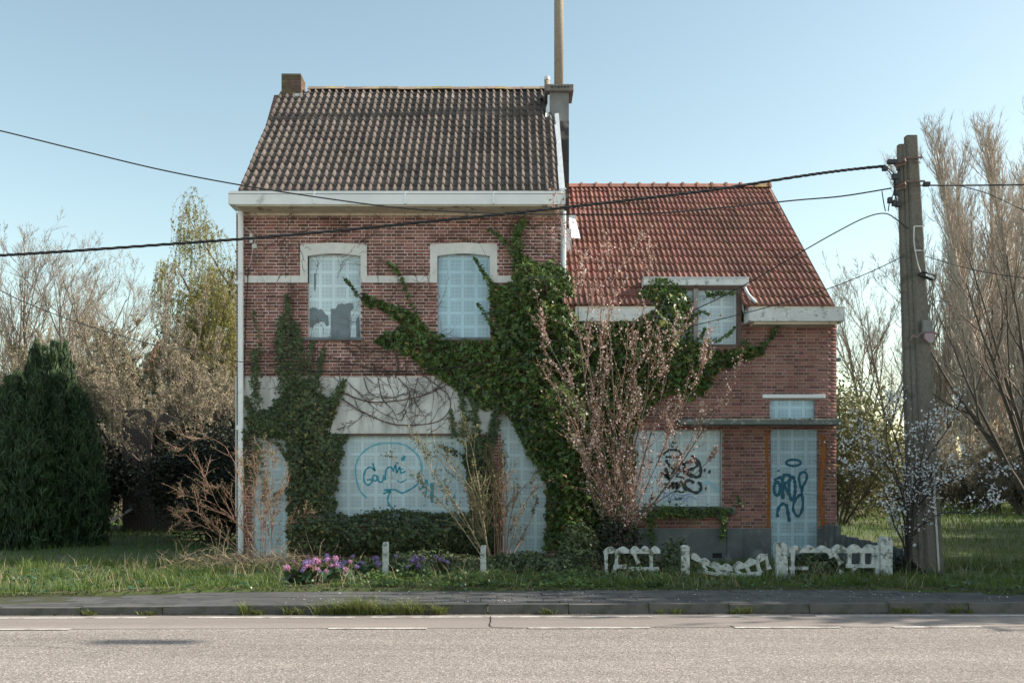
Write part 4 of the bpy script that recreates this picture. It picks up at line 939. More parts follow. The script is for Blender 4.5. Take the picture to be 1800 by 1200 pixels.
MT['olive'] = mat('olive_young_leaf', (.17,.165,.07), (.12,.12,.05), 5, .7, rnd=.35, hue=.025, trans=.3)
BB = (MT['bark'], MT['twig'])
G1 = 'bare trees behind the left garden'
def tree(kind, name, px, Y, top, H, label, cat, mats, group=None, rz=None, wide=1.0):
    H = KH(kind)
    s = (hgt(top, Y) - .05) / H
    return place(K[kind], name, at(px, Y), s * wide, rz if rz is not None else (px * .37 + Y) % 6.28, label, cat, mats, group, s)
tree('bareA', 'bare_tree', 118, 30, 398, 10.2, 'tallest bare round-crowned tree left of the house, behind the conifer', 'tree', BB, G1)
tree('bareB', 'bare_tree', 22, 33, 396, 10.0, 'pale bare tree at the far left edge, tall and twiggy', 'tree', (MT['barkpale'], MT['barkpale']), G1)
tree('bareA', 'bare_tree', 215, 34, 462, 10.2, 'lower bare tree between the tall bare tree and the willow', 'tree', BB, G1)
tree('bareB', 'bare_tree', -70, 28, 420, 10.0, 'bare tree partly cut by the left edge of the view', 'tree', BB, G1)
tree('bareB', 'bare_tree', 80, 44, 430, 10.0, 'distant bare tree showing between the two tall ones on the left', 'tree', BB, G1)
tree('willow', 'willow_tree', 392, 21, 345, 10.4, 'weeping willow with yellow-green strands beside the tall house', 'tree', (MT['bark'], MT['barkpale'], MT['willow']))
SH = (MT['bark'], MT['barkpale'], MT['buff']); G2 = 'budding shrubs left of the house'
for (k, px, Y, top, lab) in (('shrubB', 345, 13.5, 610, 'brown budding shrub growing out of the ruin'), ('shrubA', 400, 10, 600, 'brown budding shrub closest to the house wall'), ('shrubA', 345, 22, 540, 'broad budding shrub under the left side of the willow'), ('shrubB', 180, 24, 600, 'thin budding shrub between conifer spire and ruin'), ('sap', 262, 17, 455, 'slender budding tree with dark upright stems above the ruined wall'), ('sap', 322, 15, 470, 'slender budding tree just left of the willow'),
    ('shrubA', 150, 20, 600, 'buff budding shrub rising behind the conifer'), ('shrubB', 205, 18, 560, 'buff budding shrub between the conifer and the ruin'),
    ('shrubA', 290, 19, 565, 'buff budding shrub directly above the ruin'), ('shrubB', 365, 14, 560, 'buff budding shrub under the willow, nearest the downpipe'), ('shrubB', 395, 20, 600, 'pale budding shrub hard against the house edge, far back'),
    ('shrubA', 40, 22, 590, 'buff budding shrub behind the conifer, near the left edge'), ('shrubB', 100, 26, 560, 'tangled budding shrub below the tall bare tree'), ('shrubA', 240, 26, 590, 'tangled budding shrub at the back of the left garden')):
    tree(k, 'budding_shrub', px, Y, top, 5.0 if k != 'sap' else 8.2, lab, 'shrub', SH if px % 3 else (MT['bark'], MT['twig'], MT['olive']), G2, wide=1.1)
G3 = 'evergreen bushes darkened for the shade left of the house'
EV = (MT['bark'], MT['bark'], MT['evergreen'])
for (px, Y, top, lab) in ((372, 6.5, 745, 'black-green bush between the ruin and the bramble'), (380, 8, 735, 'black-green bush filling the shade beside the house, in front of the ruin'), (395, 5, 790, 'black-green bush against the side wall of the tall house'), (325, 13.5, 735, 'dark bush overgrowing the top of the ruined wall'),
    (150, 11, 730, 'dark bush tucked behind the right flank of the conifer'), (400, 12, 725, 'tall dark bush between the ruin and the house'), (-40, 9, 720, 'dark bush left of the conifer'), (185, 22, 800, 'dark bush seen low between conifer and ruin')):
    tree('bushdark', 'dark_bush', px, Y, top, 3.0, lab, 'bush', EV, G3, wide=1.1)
tree('conifer', 'conifer_tree', 68, 4.6, 655, 4.95, 'dense rounded dark green conifer on the left lawn', 'tree', (MT['bark'], MT['bark'], MT['conif']), wide=.95)
tree('conifer', 'conifer_tree', 92, 9, 603, 4.95, 'narrow conifer spire poking up behind the rounded conifer', 'tree', (MT['bark'], MT['bark'], MT['conif']), wide=.5)
# right-hand side
PB = (MT['barkpop'], MT['barkpop']); G4 = 'row of bare poplars beyond the field'
for i, (k, px, Y, top, lab) in enumerate((('poplarB', 1648, 47, 330, 'short bare poplar half hidden by the pole'), ('poplar', 1668, 44, 262, 'leftmost full-height bare poplar, nearest the pole'), ('poplar', 1722, 46, 250, 'bare poplar set back between the second and third'), ('poplarB', 1768, 45, 225, 'bare poplar set back between the third and fourth'), ('poplarB', 1702, 42, 205, 'second bare poplar from the pole'), ('poplar', 1745, 40, 178, 'third and tallest bare poplar from the pole'), ('poplarB', 1788, 39, 190, 'fourth bare poplar from the pole, near the right edge'), ('poplar', 1835, 38, 170, 'rightmost bare poplar, cut by the edge of the view'))):
    tree(k, 'poplar_tree', px, Y, top, 10.3, lab, 'tree', PB, G4, wide=1.6)
tree('bareB', 'bare_tree', 1568, 48, 430, 10.0, 'fine pale bare tree just left of the utility pole', 'tree', (MT['barkpale'], MT['barkpale']))
K['multi'] = make_bare(31, 10, (7, 6, 6, 5), 30, .08, .11, None, .005, stems=6, flare=.38, first=.3, lean=-.38, lrs=(.42, .45, .5, .5))
tree('multi', 'many_stemmed_tree', 1850, 17, 330, 9.5, 'large many-stemmed bare tree leaning over the field at the right', 'tree', (MT['bark'], MT['barkpale']), rz=0.1)
YG = (MT['bark'], MT['barkpale'], MT['budleaf']); G5 = 'pale green bushes behind the low house'
for (px, Y, top, lab) in ((1478, 15, 650, 'pale yellow-green bush against the right wall of the low house'), (1508, 22, 715, 'pale yellow-green bush one step right of the house wall'), (1545, 34, 790, 'low pale bush at the field edge left of the pole')):
    tree('bush', 'pale_bush', px, Y, top, 3.0, lab, 'bush', YG, G5)
for (k, px, Y, top, lab, m) in (('bushdark', 1570, 30, 815, 'dark low bush seen beneath the white blossom', EV), ('shrubA', 1690, 30, 740, 'tangled brown thicket right of the pole, under the poplars', SH), ('shrubB', 1745, 26, 730, 'tangled brown thicket beneath the leaning stems', SH), ('shrubA', 1800, 24, 760, 'tangled brown thicket at the right edge', SH), ('bushdark', 1720, 34, 800, 'dark bush inside the thicket right of the pole', EV), ('bushdark', 1800, 30, 790, 'dark bush inside the thicket at the right edge', EV), ('shrubB', 1650, 36, 770, 'tangled brown thicket close behind the pole', SH), ('bush', 1680, 38, 800, 'olive bush behind the thicket near the pole', YG)):
    tree(k, 'thicket', px, Y, top, 5.0 if k.startswith('shrub') else 3.0, lab, 'bush', m, 'thicket along the right field edge', wide=1.5)
# far wooded edge all round, one mass nobody could count
r = np.random.default_rng(77); g = Geo()
n = 26000; x = r.uniform(-170, 170, n); y = 78 + r.uniform(0, 14, n) + .0006*x*x; top = 4.6 + 2.2 * lump(x, y*0, .13) + 1.0 * lump(x, y*0, .9, 2)
pos = np.stack([x, y, top * r.uniform(0, 1, n) ** .8], 1); g.add(*leaves(r, pos, .8, LEAFT, (0, -1, .4), .8))
far = g.obj('distant_woodland', MT['budleaf'], kind='stuff'); tag(far, 'low pale woodland closing the far edge of the fields', 'woodland')
# trees beyond the right edge of the frame, whose shade falls across the verge and the pavement
G6 = 'roadside trees beyond the right edge'
for (x, y, s, wd, lab) in ((9.9, -2.6, 1.1, .9, 'dense roadside bush just beyond the right edge, nearest the pole'), (12.4, -3.5, 2.0, .9, 'second roadside tree beyond the right edge, close to the kerb'), (15.2, -2.7, 4.0, .62, 'tall roadside tree beyond the right edge'), (13.6, -1.0, 2.7, .75, 'roadside tree beyond the right edge, set back from the pavement'),
      (18.6, -3.2, 4.4, .6, 'tallest roadside tree beyond the right edge'), (19.0, -.8, 4.2, .6, 'tall roadside tree behind the tallest one'), (16.5, -3.8, 3.1, .7, 'roadside tree standing closest to the road')):
    place(K['bushdark'], 'roadside_tree', (x, y, .1), s * wd, x, lab, 'tree', EV, G6, s)
for (x, y, s, lab) in ((19.5, 3.5, 2.8, 'low leafy field tree nearest the houses beyond the right edge'), (24.5, 7.5, 3.4, 'broad leafy field tree beyond the right edge'), (25, 12.5, 3.2, 'leafy field tree set behind the broad one'), (31, 9, 3.6, 'nearest leafy tree out in the field beyond the right edge'), (32, 15, 3.6, 'second leafy field tree beyond the right edge'), (29, 24, 3.0, 'third leafy field tree beyond the right edge'), (40, 33, 3.8, 'farthest leafy field tree beyond the right edge')):
    place(K['bushdark'], 'field_tree', (x, y, .1), s, x, lab, 'tree', EV, 'field trees beyond the right edge', s)

# ------------------------------------------------------------------ ruined outbuilding and far red roof
Yq = 11.4
ru = empty('ruined_outbuilding', (X_(280, Yq), Yq, .1), 'roofless brick outbuilding, its colour darkened for the shade left of the house', 'building')
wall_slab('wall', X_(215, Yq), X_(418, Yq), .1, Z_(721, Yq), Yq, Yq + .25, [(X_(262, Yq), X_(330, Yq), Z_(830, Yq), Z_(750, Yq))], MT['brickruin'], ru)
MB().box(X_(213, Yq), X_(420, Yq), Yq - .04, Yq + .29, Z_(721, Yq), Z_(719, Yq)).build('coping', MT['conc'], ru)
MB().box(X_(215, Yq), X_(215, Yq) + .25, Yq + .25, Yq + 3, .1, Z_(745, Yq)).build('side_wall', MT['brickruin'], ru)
wp = empty('leaning_board', (X_(196, 10), 10, .15), 'weathered board leaning against the ruined outbuilding', 'board')
MB().add([(X_(182, 10), 10, Z_(922, 10)), (X_(184, 10), 9.9, Z_(926, 10)), (X_(212, 10), 10.9, Z_(897, 10)), (X_(210, 10), 10.95, Z_(892, 10)), (X_(182, 10), 10.05, Z_(922, 10)), (X_(210, 10), 11.0, Z_(892, 10))], [(0,1,2,3), (0,3,5,4)]).build('board', MT['frameg'], wp)
fh = empty('far_house', (X_(300, 55), 55, 0), 'far house with a salmon tiled roof glimpsed through the shrubs', 'house')
MB().box(X_(255, 55), X_(345, 55), 55, 61, 0, Z_(655, 55)).build('wall', MT['stone'], fh)
MB().prismx([(54.6, Z_(655, 55)), (61.4, Z_(655, 55)), (58, Z_(590, 55))], X_(250, 55), X_(350, 55)).build('roof', MT['ridgeR'], fh)
MB().box(X_(268, 55), X_(280, 55), 54.95, 55, Z_(700, 55), Z_(670, 55)).build('window', MT['glassb'], fh)
# ------------------------------------------------------------------ climbers on the fronts
def poly_sample(r, pl, n, f=None):
    a = np.array(pl); x0, z0 = a.min(0); x1, z1 = a.max(0); out = []; tot = 0
    while tot < n:
        x = r.uniform(x0, x1, n * 2); z = r.uniform(z0, z1, n * 2); k = inpoly(x + .05 * lump(x, z, 9), z + .05 * lump(z, x, 9, 4), pl)
        if f is not None: k &= f(x, z)
        out.append(np.stack([x[k], z[k]], 1)); tot += k.sum()
    return np.vstack(out)[:n]
def edge_dist(x, z, pl):
    a = np.array(pl); b = np.roll(a, -1, 0); d = np.full(len(x), 9.0)
    for (ax, az), (bx_, bz) in zip(a, b):
        vx, vz = bx_ - ax, bz - az; t = np.clip(((x-ax)*vx + (z-az)*vz) / (vx*vx + vz*vz + 1e-9), 0, 1)
        d = np.minimum(d, np.hypot(x - ax - t*vx, z - az - t*vz))
    return d
def sprig(r, pts, wd, n, Y=-.04, size=.07):
    """leaves set along a trailing shoot, given in pixels"""
    q = spline([(X_(a), Z_(b)) for a, b in pts], 40); i = r.integers(0, 39, n); u = r.random(n)[:, None]
    p = q[i] * (1-u) + q[i+1] * u; w_ = wd / 94 * (1.0 - .65 * (i / 39))
    p = p + r.normal(0, .5, (n, 2)) * w_[:, None]
    return np.stack([p[:, 0], Y - r.uniform(0, .06, n) - .04 * (1 - i/39), p[:, 1]], 1)
def shoots(name, lst, parent, rad, Y=-.02):
    b = MB()
    for pts in lst: b.tube([(x, Y, z) for x, z in spline([(X_(a), Z_(c)) for a, c in pts], 14)], [rad * (1 - .7 * k / 13) for k in range(14)], 4)
    o = b.build(name, MT['ivystem'], parent); o['kind'] = 'stuff'; return o
r = np.random.default_rng(41)
# big climber
iv = empty('ivy', (X_(1010), -.2, .12), 'huge glossy dark ivy climbing over the junction of the two houses', 'ivy')
def thick(x, z):
    px = x * 94.09 + 900; py = HZ - (z - EYE) * 94.09
    t = .10 + .50 * np.exp(-((px-985)/85)**2 - ((py-640)/150)**2) + .38 * np.exp(-((px-1005)/60)**2 - ((py-860)/130)**2) + .36 * np.exp(-((px-1150)/70)**2 - ((py-570)/70)**2) + .42*np.exp(-((px-970)/45)**2 - ((py-715)/38)**2) + .22*np.exp(-((px-950)/45)**2 - ((py-480)/30)**2)
    return t * (1 + .45 * lump(x, z, 4.2)) + .10 * lump(x, z, 11, 1)
def cover(r, pl, n, thick, size, skip=None):
    p = poly_sample(r, pl, n, skip); x, z = p[:, 0], p[:, 1]; d = edge_dist(x, z, pl)
    T = np.maximum(.02, thick(x, z)) * np.clip(d / .22, .18, 1) ** .7
    lay = r.random(n); y = -.02 - T * np.where(lay < .68, r.uniform(.82, 1.05, n), r.uniform(.15, .85, n))
    e = .04; gxn = (thick(x + e, z) - thick(x - e, z)) / (2*e); gzn = (thick(x, z + e) - thick(x, z - e)) / (2*e)
    N = np.stack([-gxn * .8, -np.ones(n), -gzn * .8 + .5], 1); N /= np.linalg.norm(N, axis=1, keepdims=True)
    return leaves(r, np.stack([x, y, z], 1), size, IVYT, N, .55, down=(0, -.3, -1)), np.stack([x, y, z], 1)
g = Geo(); (a, b_), _ = cover(r, IVY_BIG, 18500, thick, .086); g.add(a, b_)
sp = [([(632,520),(620,505),(606,490)], 5, 60), ([(735,560),(715,510),(700,480),(682,462)], 7, 160), ([(866,505),(850,480),(834,455)], 6, 110), ([(866,572),(852,550),(838,534)], 5, 70), ([(905,455),(890,430),(875,415),(858,405)], 6, 110),
      ([(915,445),(910,420),(914,405),(922,388)], 9, 190), ([(905,450),(905,420),(910,395)], 7, 120), ([(1335,612),(1352,595),(1360,580),(1369,568)], 6, 130), ([(1225,605),(1255,600),(1275,592),(1290,575)], 5, 90), ([(1222,602),(1232,590),(1238,578)], 4, 40),
      ([(1240,520),(1260,518),(1290,516)], 7, 120), ([(1214,555),(1232,550),(1245,556)], 5, 50), ([(1302,600),(1318,610),(1330,620)], 6, 60), ([(1180,745),(1200,900),(1240,905),(1285,900)], 9, 60), ([(1130,900),(1180,897),(1230,898),(1285,897)], 14, 520), ([(1265,900),(1270,920),(1268,945)], 9, 130), ([(1140,905),(1145,940),(1148,975)], 9, 150), ([(1300,885),(1296,880),(1294,872)], 5, 30),
      ([(930,792),(945,810),(955,840)], 14, 160), ([(955,470),(985,478),(998,500),(1006,540)], 14, 420), ([(1085,560),(1130,575),(1150,580)], 14, 200), ([(1120,545),(1140,510),(1165,495),(1190,505)], 14, 340)]
for p, wd, n in sp: g.add(*leaves(r, sprig(r, p, wd, n, -.07), .06, IVYT, (0, -1, .4), .5, down=(0, -.2, -1)))
g.obj('foliage', MT['ivy'], iv, kind='stuff')
g = Geo(); (a, b_), _ = cover(r, IVY_BIG, 850, lambda x, z: thick(x, z) * 1.06 + .01, .084); g.add(a, b_); g.obj('yellowing_leaves', MT['ivyold'], iv, kind='stuff')
shoots('stem', [[(1040,980),(1035,880),(1010,780),(985,690),(960,600),(930,520),(915,450)], [(1050,980),(1045,900),(1050,800),(1080,700),(1130,620),(1190,570)], [(1010,975),(1000,850),(975,760),(930,700),(860,660),(780,620),(700,590)], [(690,600),(700,640),(695,665)]], iv, .035)
# left climber and the low clipped mass under the shop window
iv2 = empty('ivy', (X_(550), -.2, .12), 'dull green ivy column between the left door and the shop window, spreading below the window', 'ivy')
def thick2(x, z):
    px = x * 94.09 + 900; py = HZ - (z - EYE) * 94.09
    t = .14 + .20 * np.exp(-((px-550)/40)**2) * (py > 700) + .42 * (py > 895) * np.clip((py - 895) / 25, 0, 1) + .1 * np.exp(-((px-845)/25)**2)
    return t * (1 + .3 * lump(x, z, 5)) + .05 * lump(x, z, 13, 1)
g = Geo(); (a, b_), _ = cover(r, IVY_LEFT, 12500, thick2, .068); g.add(a, b_)
sp = [([(455,715),(450,680),(450,640),(446,615)], 8, 230), ([(452,700),(455,660),(452,640),(458,600),(447,545)], 6, 120), ([(500,690),(497,640),(495,590),(500,555)], 12, 420), ([(512,680),(515,620),(508,560),(505,518)], 9, 300), ([(528,675),(530,630),(525,590),(520,570)], 10, 300),
      ([(560,690),(562,650),(572,612)], 7, 170), ([(550,690),(545,640),(552,600)], 6, 120), ([(580,715),(598,690),(606,670)], 9, 200), ([(590,800),(600,775),(612,765)], 7, 90), ([(470,765),(455,740),(445,730),(436,700)], 12, 260),
      ([(470,768),(490,780),(500,795),(507,808)], 5, 90), ([(455,775),(455,800),(450,815),(446,850)], 9, 200), ([(462,810),(466,840),(468,860),(464,880)], 6, 60), ([(815,765),(817,735),(812,700),(812,675)], 7, 230), ([(800,770),(796,745),(793,720)], 5, 90), ([(838,770),(836,740),(834,715),(830,690)], 8, 200),
      ([(862,770),(866,745),(870,722)], 7, 130), ([(872,700),(876,735),(868,780)], 7, 120), ([(812,800),(790,790),(772,783)], 5, 60), ([(505,860),(490,865),(482,872)], 3, 25), ([(640,905),(700,900),(760,905),(800,903)], 7, 500), ([(435,760),(432,800),(434,860)], 8, 160)]
for p, wd, n in sp: g.add(*leaves(r, sprig(r, p, wd * 1.25, int(n * 1.7), -.04), .05, IVYT, (0, -1, .4), .5, down=(0, -.2, -1)))
g.obj('foliage', MT['ivyY'], iv2, kind='stuff')
g = Geo(); (a, b_), _ = cover(r, IVY_LEFT, 500, lambda x, z: thick2(x, z) * 1.06 + .01, .06); g.add(a, b_); g.obj('yellowing_leaves', MT['ivyold'], iv2, kind='stuff')
shoots('stem', [[(555,985),(550,900),(545,820),(535,740),(520,660),(508,560)], [(560,985),(560,900),(570,800),(590,720)], [(850,985),(848,900),(845,820),(835,740)]], iv2, .02)
# bare creeper: main loops on the rendered band, fine growth over the wall
cr = empty('bare_creeper', (X_(700), -.03, 3.0), 'leafless creeper stems looping over the rendered band and the upper brickwork', 'creeper')
b = MB()
VP = []
def vine(pts, rad, Y=-.03, n=30):
    q = spline([(X_(a), Z_(c)) for a, c in pts], n); VP.append(np.stack([q[:, 0], np.full(n, Y), q[:, 1]], 1))
    b.tube([(x, Y - .012*math.sin(i*.8), z) for i, (x, z) in enumerate(q)], [rad * (1 - .5 * i / (n-1)) for i in range(n)], 4, False)
for pts, rad in (([(600,690),(650,706),(700,704),(745,695),(775,682),(798,668)], .012), ([(600,700),(640,725),(690,745),(740,746),(775,738),(792,715),(785,690),(760,672)], .012), ([(612,672),(640,700),(665,722),(700,738)], .008), ([(640,664),(650,690),(680,700),(720,690)], .010),
                 ([(665,664),(672,700),(690,720),(700,742)], .008), ([(700,664),(720,690),(712,720),(725,745)], .009), ([(735,664),(728,700),(745,730)], .008), ([(640,728),(620,745),(600,752)], .006), ([(540,610),(620,640),(700,656),(760,655)], .008), ([(600,600),(640,612),(700,625)], .010), ([(430,610),(470,620),(540,632),(600,636)], .008), ([(759,668),(762,700),(758,740),(763,780),(775,810),(800,840)], .004)): vine(pts, rad)
main = b.build('stem', MT['vine'], cr)
vq = np.array(VP); rv = np.random.default_rng(15)
lv_ = np.linalg.norm(np.diff(vq, axis=1), axis=2).sum(1); p_, d_, l_, q_ = spawn(rv, vq, np.full(vq.shape[:2], .008), lv_, 7, .05, 1, 48, 14, .30, .3, .55, .3); d_[:, 1] *= .04
v1, r1_ = grow(rv, p_, d_, np.minimum(l_, .75), np.full(len(l_), .0055), 7, .30, -.02, .4); v1[:, :, 1] = -.024 + rv.normal(0, .003, v1.shape[:2])
p_, d_, l_, q_ = spawn(rv, v1, r1_, np.minimum(l_, .75), 4, .2, 1, 50, 12, .5); d_[:, 1] *= .04; v2, r2_ = grow(rv, p_, d_, l_, np.full(len(l_), .0035), 4, .28, 0, .5); v2[:, :, 1] = -.020 + rv.normal(0, .003, v2.shape[:2])
gq = Geo(); gq.add(*tubes(v1, r1_, 3)); gq.add(*tubes(v2, r2_, 3)); gq.obj('side_shoots', MT['vine'], cr, kind='stuff')
rr = np.random.default_rng(5)
def fan(n, x0, x1, y0, y1, ang, L, S=7, wander=.28):
    px = rr.uniform(x0, x1, n); py = rr.uniform(y0, y1, n); p = np.stack([(px-900)/94.09, np.full(n, -.016), EYE + (HZ-py)/94.09], 1)
    a = np.radians(rr.normal(ang, 38, n)); d = np.stack([np.cos(a), np.zeros(n), np.sin(a)], 1)
    pts, rad = grow(rr, p, d, L * rr.uniform(.5, 1.3, n), np.full(n, .0055), S, wander, .02, .5); pts[:, :, 1] = -.016 + rr.normal(0, .004, pts.shape[:2]); return pts, rad
g = Geo()
for args in ((16, 430, 520, 380, 600, 100, .9), (16, 500, 640, 375, 500, 80, .7), (22, 640, 770, 375, 660, 110, .9), (14, 760, 900, 375, 440, 60, .8), (12, 880, 980, 380, 470, 90, .7), (24, 600, 810, 640, 745, 80, .6), (14, 430, 620, 560, 700, 90, .8), (10, 440, 560, 665, 720, 60, .5)):
    p1, r1 = fan(*args); g.add(*tubes(p1, r1, 3)); p, d, l, q = spawn(rr, p1, r1, np.full(len(p1), args[-1]), 4, .2, 1, 50, 12, .5); d[:, 1] *= .05
    p2, r2 = grow(rr, p, d, l, np.full(len(l), .0035), 4, .25, 0, .5); p2[:, :, 1] = -.014 + rr.normal(0, .003, p2.shape[:2]); g.add(*tubes(p2, r2, 3))
g.obj('fine_stems', MT['vine'], cr, kind='stuff')

# ------------------------------------------------------------------ flowering and bare shrubs in front
def shrub_from(name, label, cat, base, stems, rad, twigs, mats, petals, seed, Yb=-1.0, extra=None, yspread=.35, lsz=.04, tl=.32, depth=1.0, ang=35, kink=.0):
    r = np.random.default_rng(seed); bx_, bz = X_(base[0], Yb), Z_(base[1], Yb); e = empty(name, (bx_, Yb, bz), label, cat)
    P_ = []
    for s in stems:
        n = 11; q = spline([(X_(a, Yb), Z_(c, Yb)) for a, c in s], n); yy_ = Yb + r.normal(0, yspread) * np.linspace(0, 1, n) ** 1.2 + np.cumsum(r.normal(0, .012, n))
        P_.append(np.stack([q[:, 0], yy_, q[:, 1]], 1))
    P_ = np.array(P_); Rd = rad * (1 - .75 * np.linspace(0, 1, 11))[None] * r.uniform(.7, 1.1, (len(P_), 1))
    L = np.linalg.norm(P_[:, -1] - P_[:, 0], axis=1)
    g = Geo(); g.add(*tubes(P_, Rd, 6)); g.obj('stem', mats[0], e)
    g = Geo(); p, d, l, q = spawn(r, P_, Rd, L, twigs[0], .15, 1, ang, 10, .3, .3, .5, .5, .25); q = np.maximum(q, .006)
    p1, r1 = grow(r, p, d, l, q, 6, .08, .07, .3); g.add(*tubes(p1, r1, 4))
    p, d, l, q = spawn(r, p1, r1, l, twigs[1], .1, 1, ang + 5, 12, .5, .3, .6, .4, .1); q = np.maximum(q, .0035)
    p2, r2 = grow(r, p, d, l, q, 4, .12, .05, .4); g.add(*tubes(p2, r2, 3)); g.obj('twigs', mats[1], e, kind='stuff')
    for nm, m, c1, c2, T, sz in petals:
        g = Geo(); pos = np.vstack([along(r, p1, c1, .1, 1, .025), along(r, p2, c2, .05, 1, .02)]); g.add(*leaves(r, pos, sz, T, (0, 0, .2), 1)); g.obj(nm, m, e, kind='stuff')
    return e
shrub_from('blossoming_plum', 'plum with pink blossom and coppery young leaves in front of the big ivy', 'tree', (1090, 975), [
  [(1083,975),(1096,945),(1062,850),(1035,720),(1018,600),(1012,500),(1000,430)], [(1093,975),(1084,945),(1080,850),(1080,700),(1072,560),(1078,470)], [(1087,975),(1101,945),(1098,850),(1105,700),(1120,570),(1150,470)], [(1091,975),(1103,945),(1120,850),(1150,740),(1175,650),(1195,560)],
  [(1094,975),(1086,945),(1135,860),(1180,760),(1215,690),(1240,640)], [(1095,975),(1086,945),(1150,880),(1210,790),(1250,730),(1282,685)], [(1102,975),(1091,945),(1055,880),(1030,780),(1005,700),(975,630),(955,602)], [(1084,975),(1095,945),(1068,830),(1045,700),(1030,600),(1035,520),(1028,440)],
  [(1083,975),(1086,945),(1095,820),(1060,700),(1050,600),(1055,520)], [(1098,975),(1097,945),(1130,900),(1190,860),(1240,815),(1262,790)], [(1093,975),(1097,945),(1110,800),(1135,700),(1140,600),(1165,530)], [(1091,975),(1090,945),(1050,900),(1035,850),(1030,800),(1040,740)]],
  .020, (9, 6), (MT['bark'], MT['cane']), [('blossom', MT['pink'], 15, 6, PETT, .031), ('young_leaves', MT['copper'], 15, 6, LEAFT, .045)], 51, Yb=-1.5, yspread=.5, ang=27)
shrub_from('budding_quince', 'thin yellow-green budding shrub leaning left across the shop window', 'shrub', (862, 1000), [
  [(862,1000),(835,960),(800,910),(765,870),(730,830),(690,805)], [(862,1000),(840,955),(810,900),(775,850),(745,810),(735,785)], [(864,1000),(850,930),(830,860),(790,820),(765,800)], [(866,1000),(850,930),(838,870),(822,820),(818,770)], [(862,1000),(850,920),(840,850),(826,780),(818,770)]],
  .016, (9, 4), (MT['straw'], MT['straw']), [('young_leaves', MT['budleaf'], 16, 8, LEAFT, .045)], 52, Yb=-1.6, ang=38)
shrub_from('cane_shrub', 'upright clump of thin brown canes between shop window and middle door', 'shrub', (880, 985), [
  [(870,985),(868,900),(860,830),(850,790)], [(875,985),(872,900),(872,830),(860,780)], [(880,985),(880,900),(882,840),(876,790)], [(884,985),(885,920),(886,860),(884,800)], [(888,985),(888,900),(893,850),(900,810)], [(890,985),(895,920),(910,870),(935,840)], [(893,985),(905,930),(925,880),(950,850)], [(878,985),(876,920),(878,860),(872,800)], [(895,985),(915,950),(935,910),(945,880)], [(867,985),(850,940),(832,900),(820,860)], [(883,985),(884,900),(878,840),(880,780)]],
  .012, (8, 4), (MT['cane'], MT['cane']), [('young_leaves', MT['budleaf'], 8, 4, LEAFT, .04)], 53, Yb=-.8, yspread=.2, ang=28)
br = shrub_from('bramble', 'tangled reddish bramble canes around the white downpipe at the left corner', 'bramble', (455, 985), [
  [(440,985),(432,900),(425,840),(400,785),(370,770),(345,776),(325,795)], [(440,985),(420,900),(395,855),(372,860),(350,868)], [(445,985),(425,930),(385,890),(350,875),(322,868)], [(450,985),(440,900),(436,850),(432,800)], [(458,985),(458,900),(452,840),(445,800)], [(462,985),(466,900),(470,840),(468,780)], [(466,985),(470,900),(482,850),(494,800)], [(470,985),(462,920),(455,870),(462,810)], [(475,985),(480,930),(490,880),(510,840)], [(430,985),(400,950),(360,925),(330,915),(300,925)], [(440,985),(390,930),(345,895),(325,905)], [(472,985),(500,930),(530,905),(545,900)], [(455,985),(445,940),(400,900),(380,850),(365,800)], [(478,985),(474,900),(463,850),(470,800)]],
  .008, (11, 5), (MT['cane'], MT['cane']), [('young_leaves', MT['budleaf'], 5, 2, LEAFT, .035)], 54, Yb=-1.1, yspread=.4, ang=42)
# dead tangle at the bramble's foot
r = np.random.default_rng(61); g = Geo(); n = 500
px = r.uniform(300, 560, n); P0 = np.stack([X_(px, -1.6), r.uniform(-2.0, -1.0, n), r.uniform(.12, .35, n)], 1); D = r.normal(0, 1, (n, 3)); D[:, 2] = np.abs(D[:, 2]) * .5 + .15
p1, r1 = grow(r, P0, D, r.uniform(.2, .7, n), np.full(n, .005), 5, .25, -.12, .4); g.add(*tubes(p1, r1, 3)); o = g.obj('dead_stems', MT['straw'], kind='stuff'); tag(o, 'matted dead stems and straw at the foot of the bramble', 'dead stems')
bt = shrub_from('blackthorn', 'small dark-stemmed tree covered in white blossom around the utility pole', 'tree', (1597, 1015), [
  [(1597,1015),(1597,930),(1596,870),(1590,800),(1570,740),(1545,680),(1515,620)], [(1597,1015),(1596,930),(1585,870),(1560,820),(1525,790),(1480,780)], [(1597,1015),(1600,930),(1605,860),(1620,800),(1650,750),(1665,700)], [(1598,1015),(1602,920),(1620,880),(1660,850),(1710,835),(1750,830)], [(1596,1015),(1590,900),(1560,850),(1530,830),(1490,840)], [(1597,1015),(1600,900),(1610,850),(1640,830),(1680,815),(1725,820)],
  [(1597,1015),(1597,900),(1580,820),(1572,760),(1580,700)], [(1597,1015),(1590,960),(1570,920),(1560,880),(1545,850)], [(1597,1015),(1600,940),(1640,900),(1690,900),(1700,880)], [(1597,1015),(1598,880),(1610,800),(1612,730)]],
  .022, (11, 6), (MT['barkdark'], MT['barkdark']), [('blossom', MT['whitebl'], 7, 3, PETT, .036)], 55, Yb=-2.85, yspread=.4, ang=44)

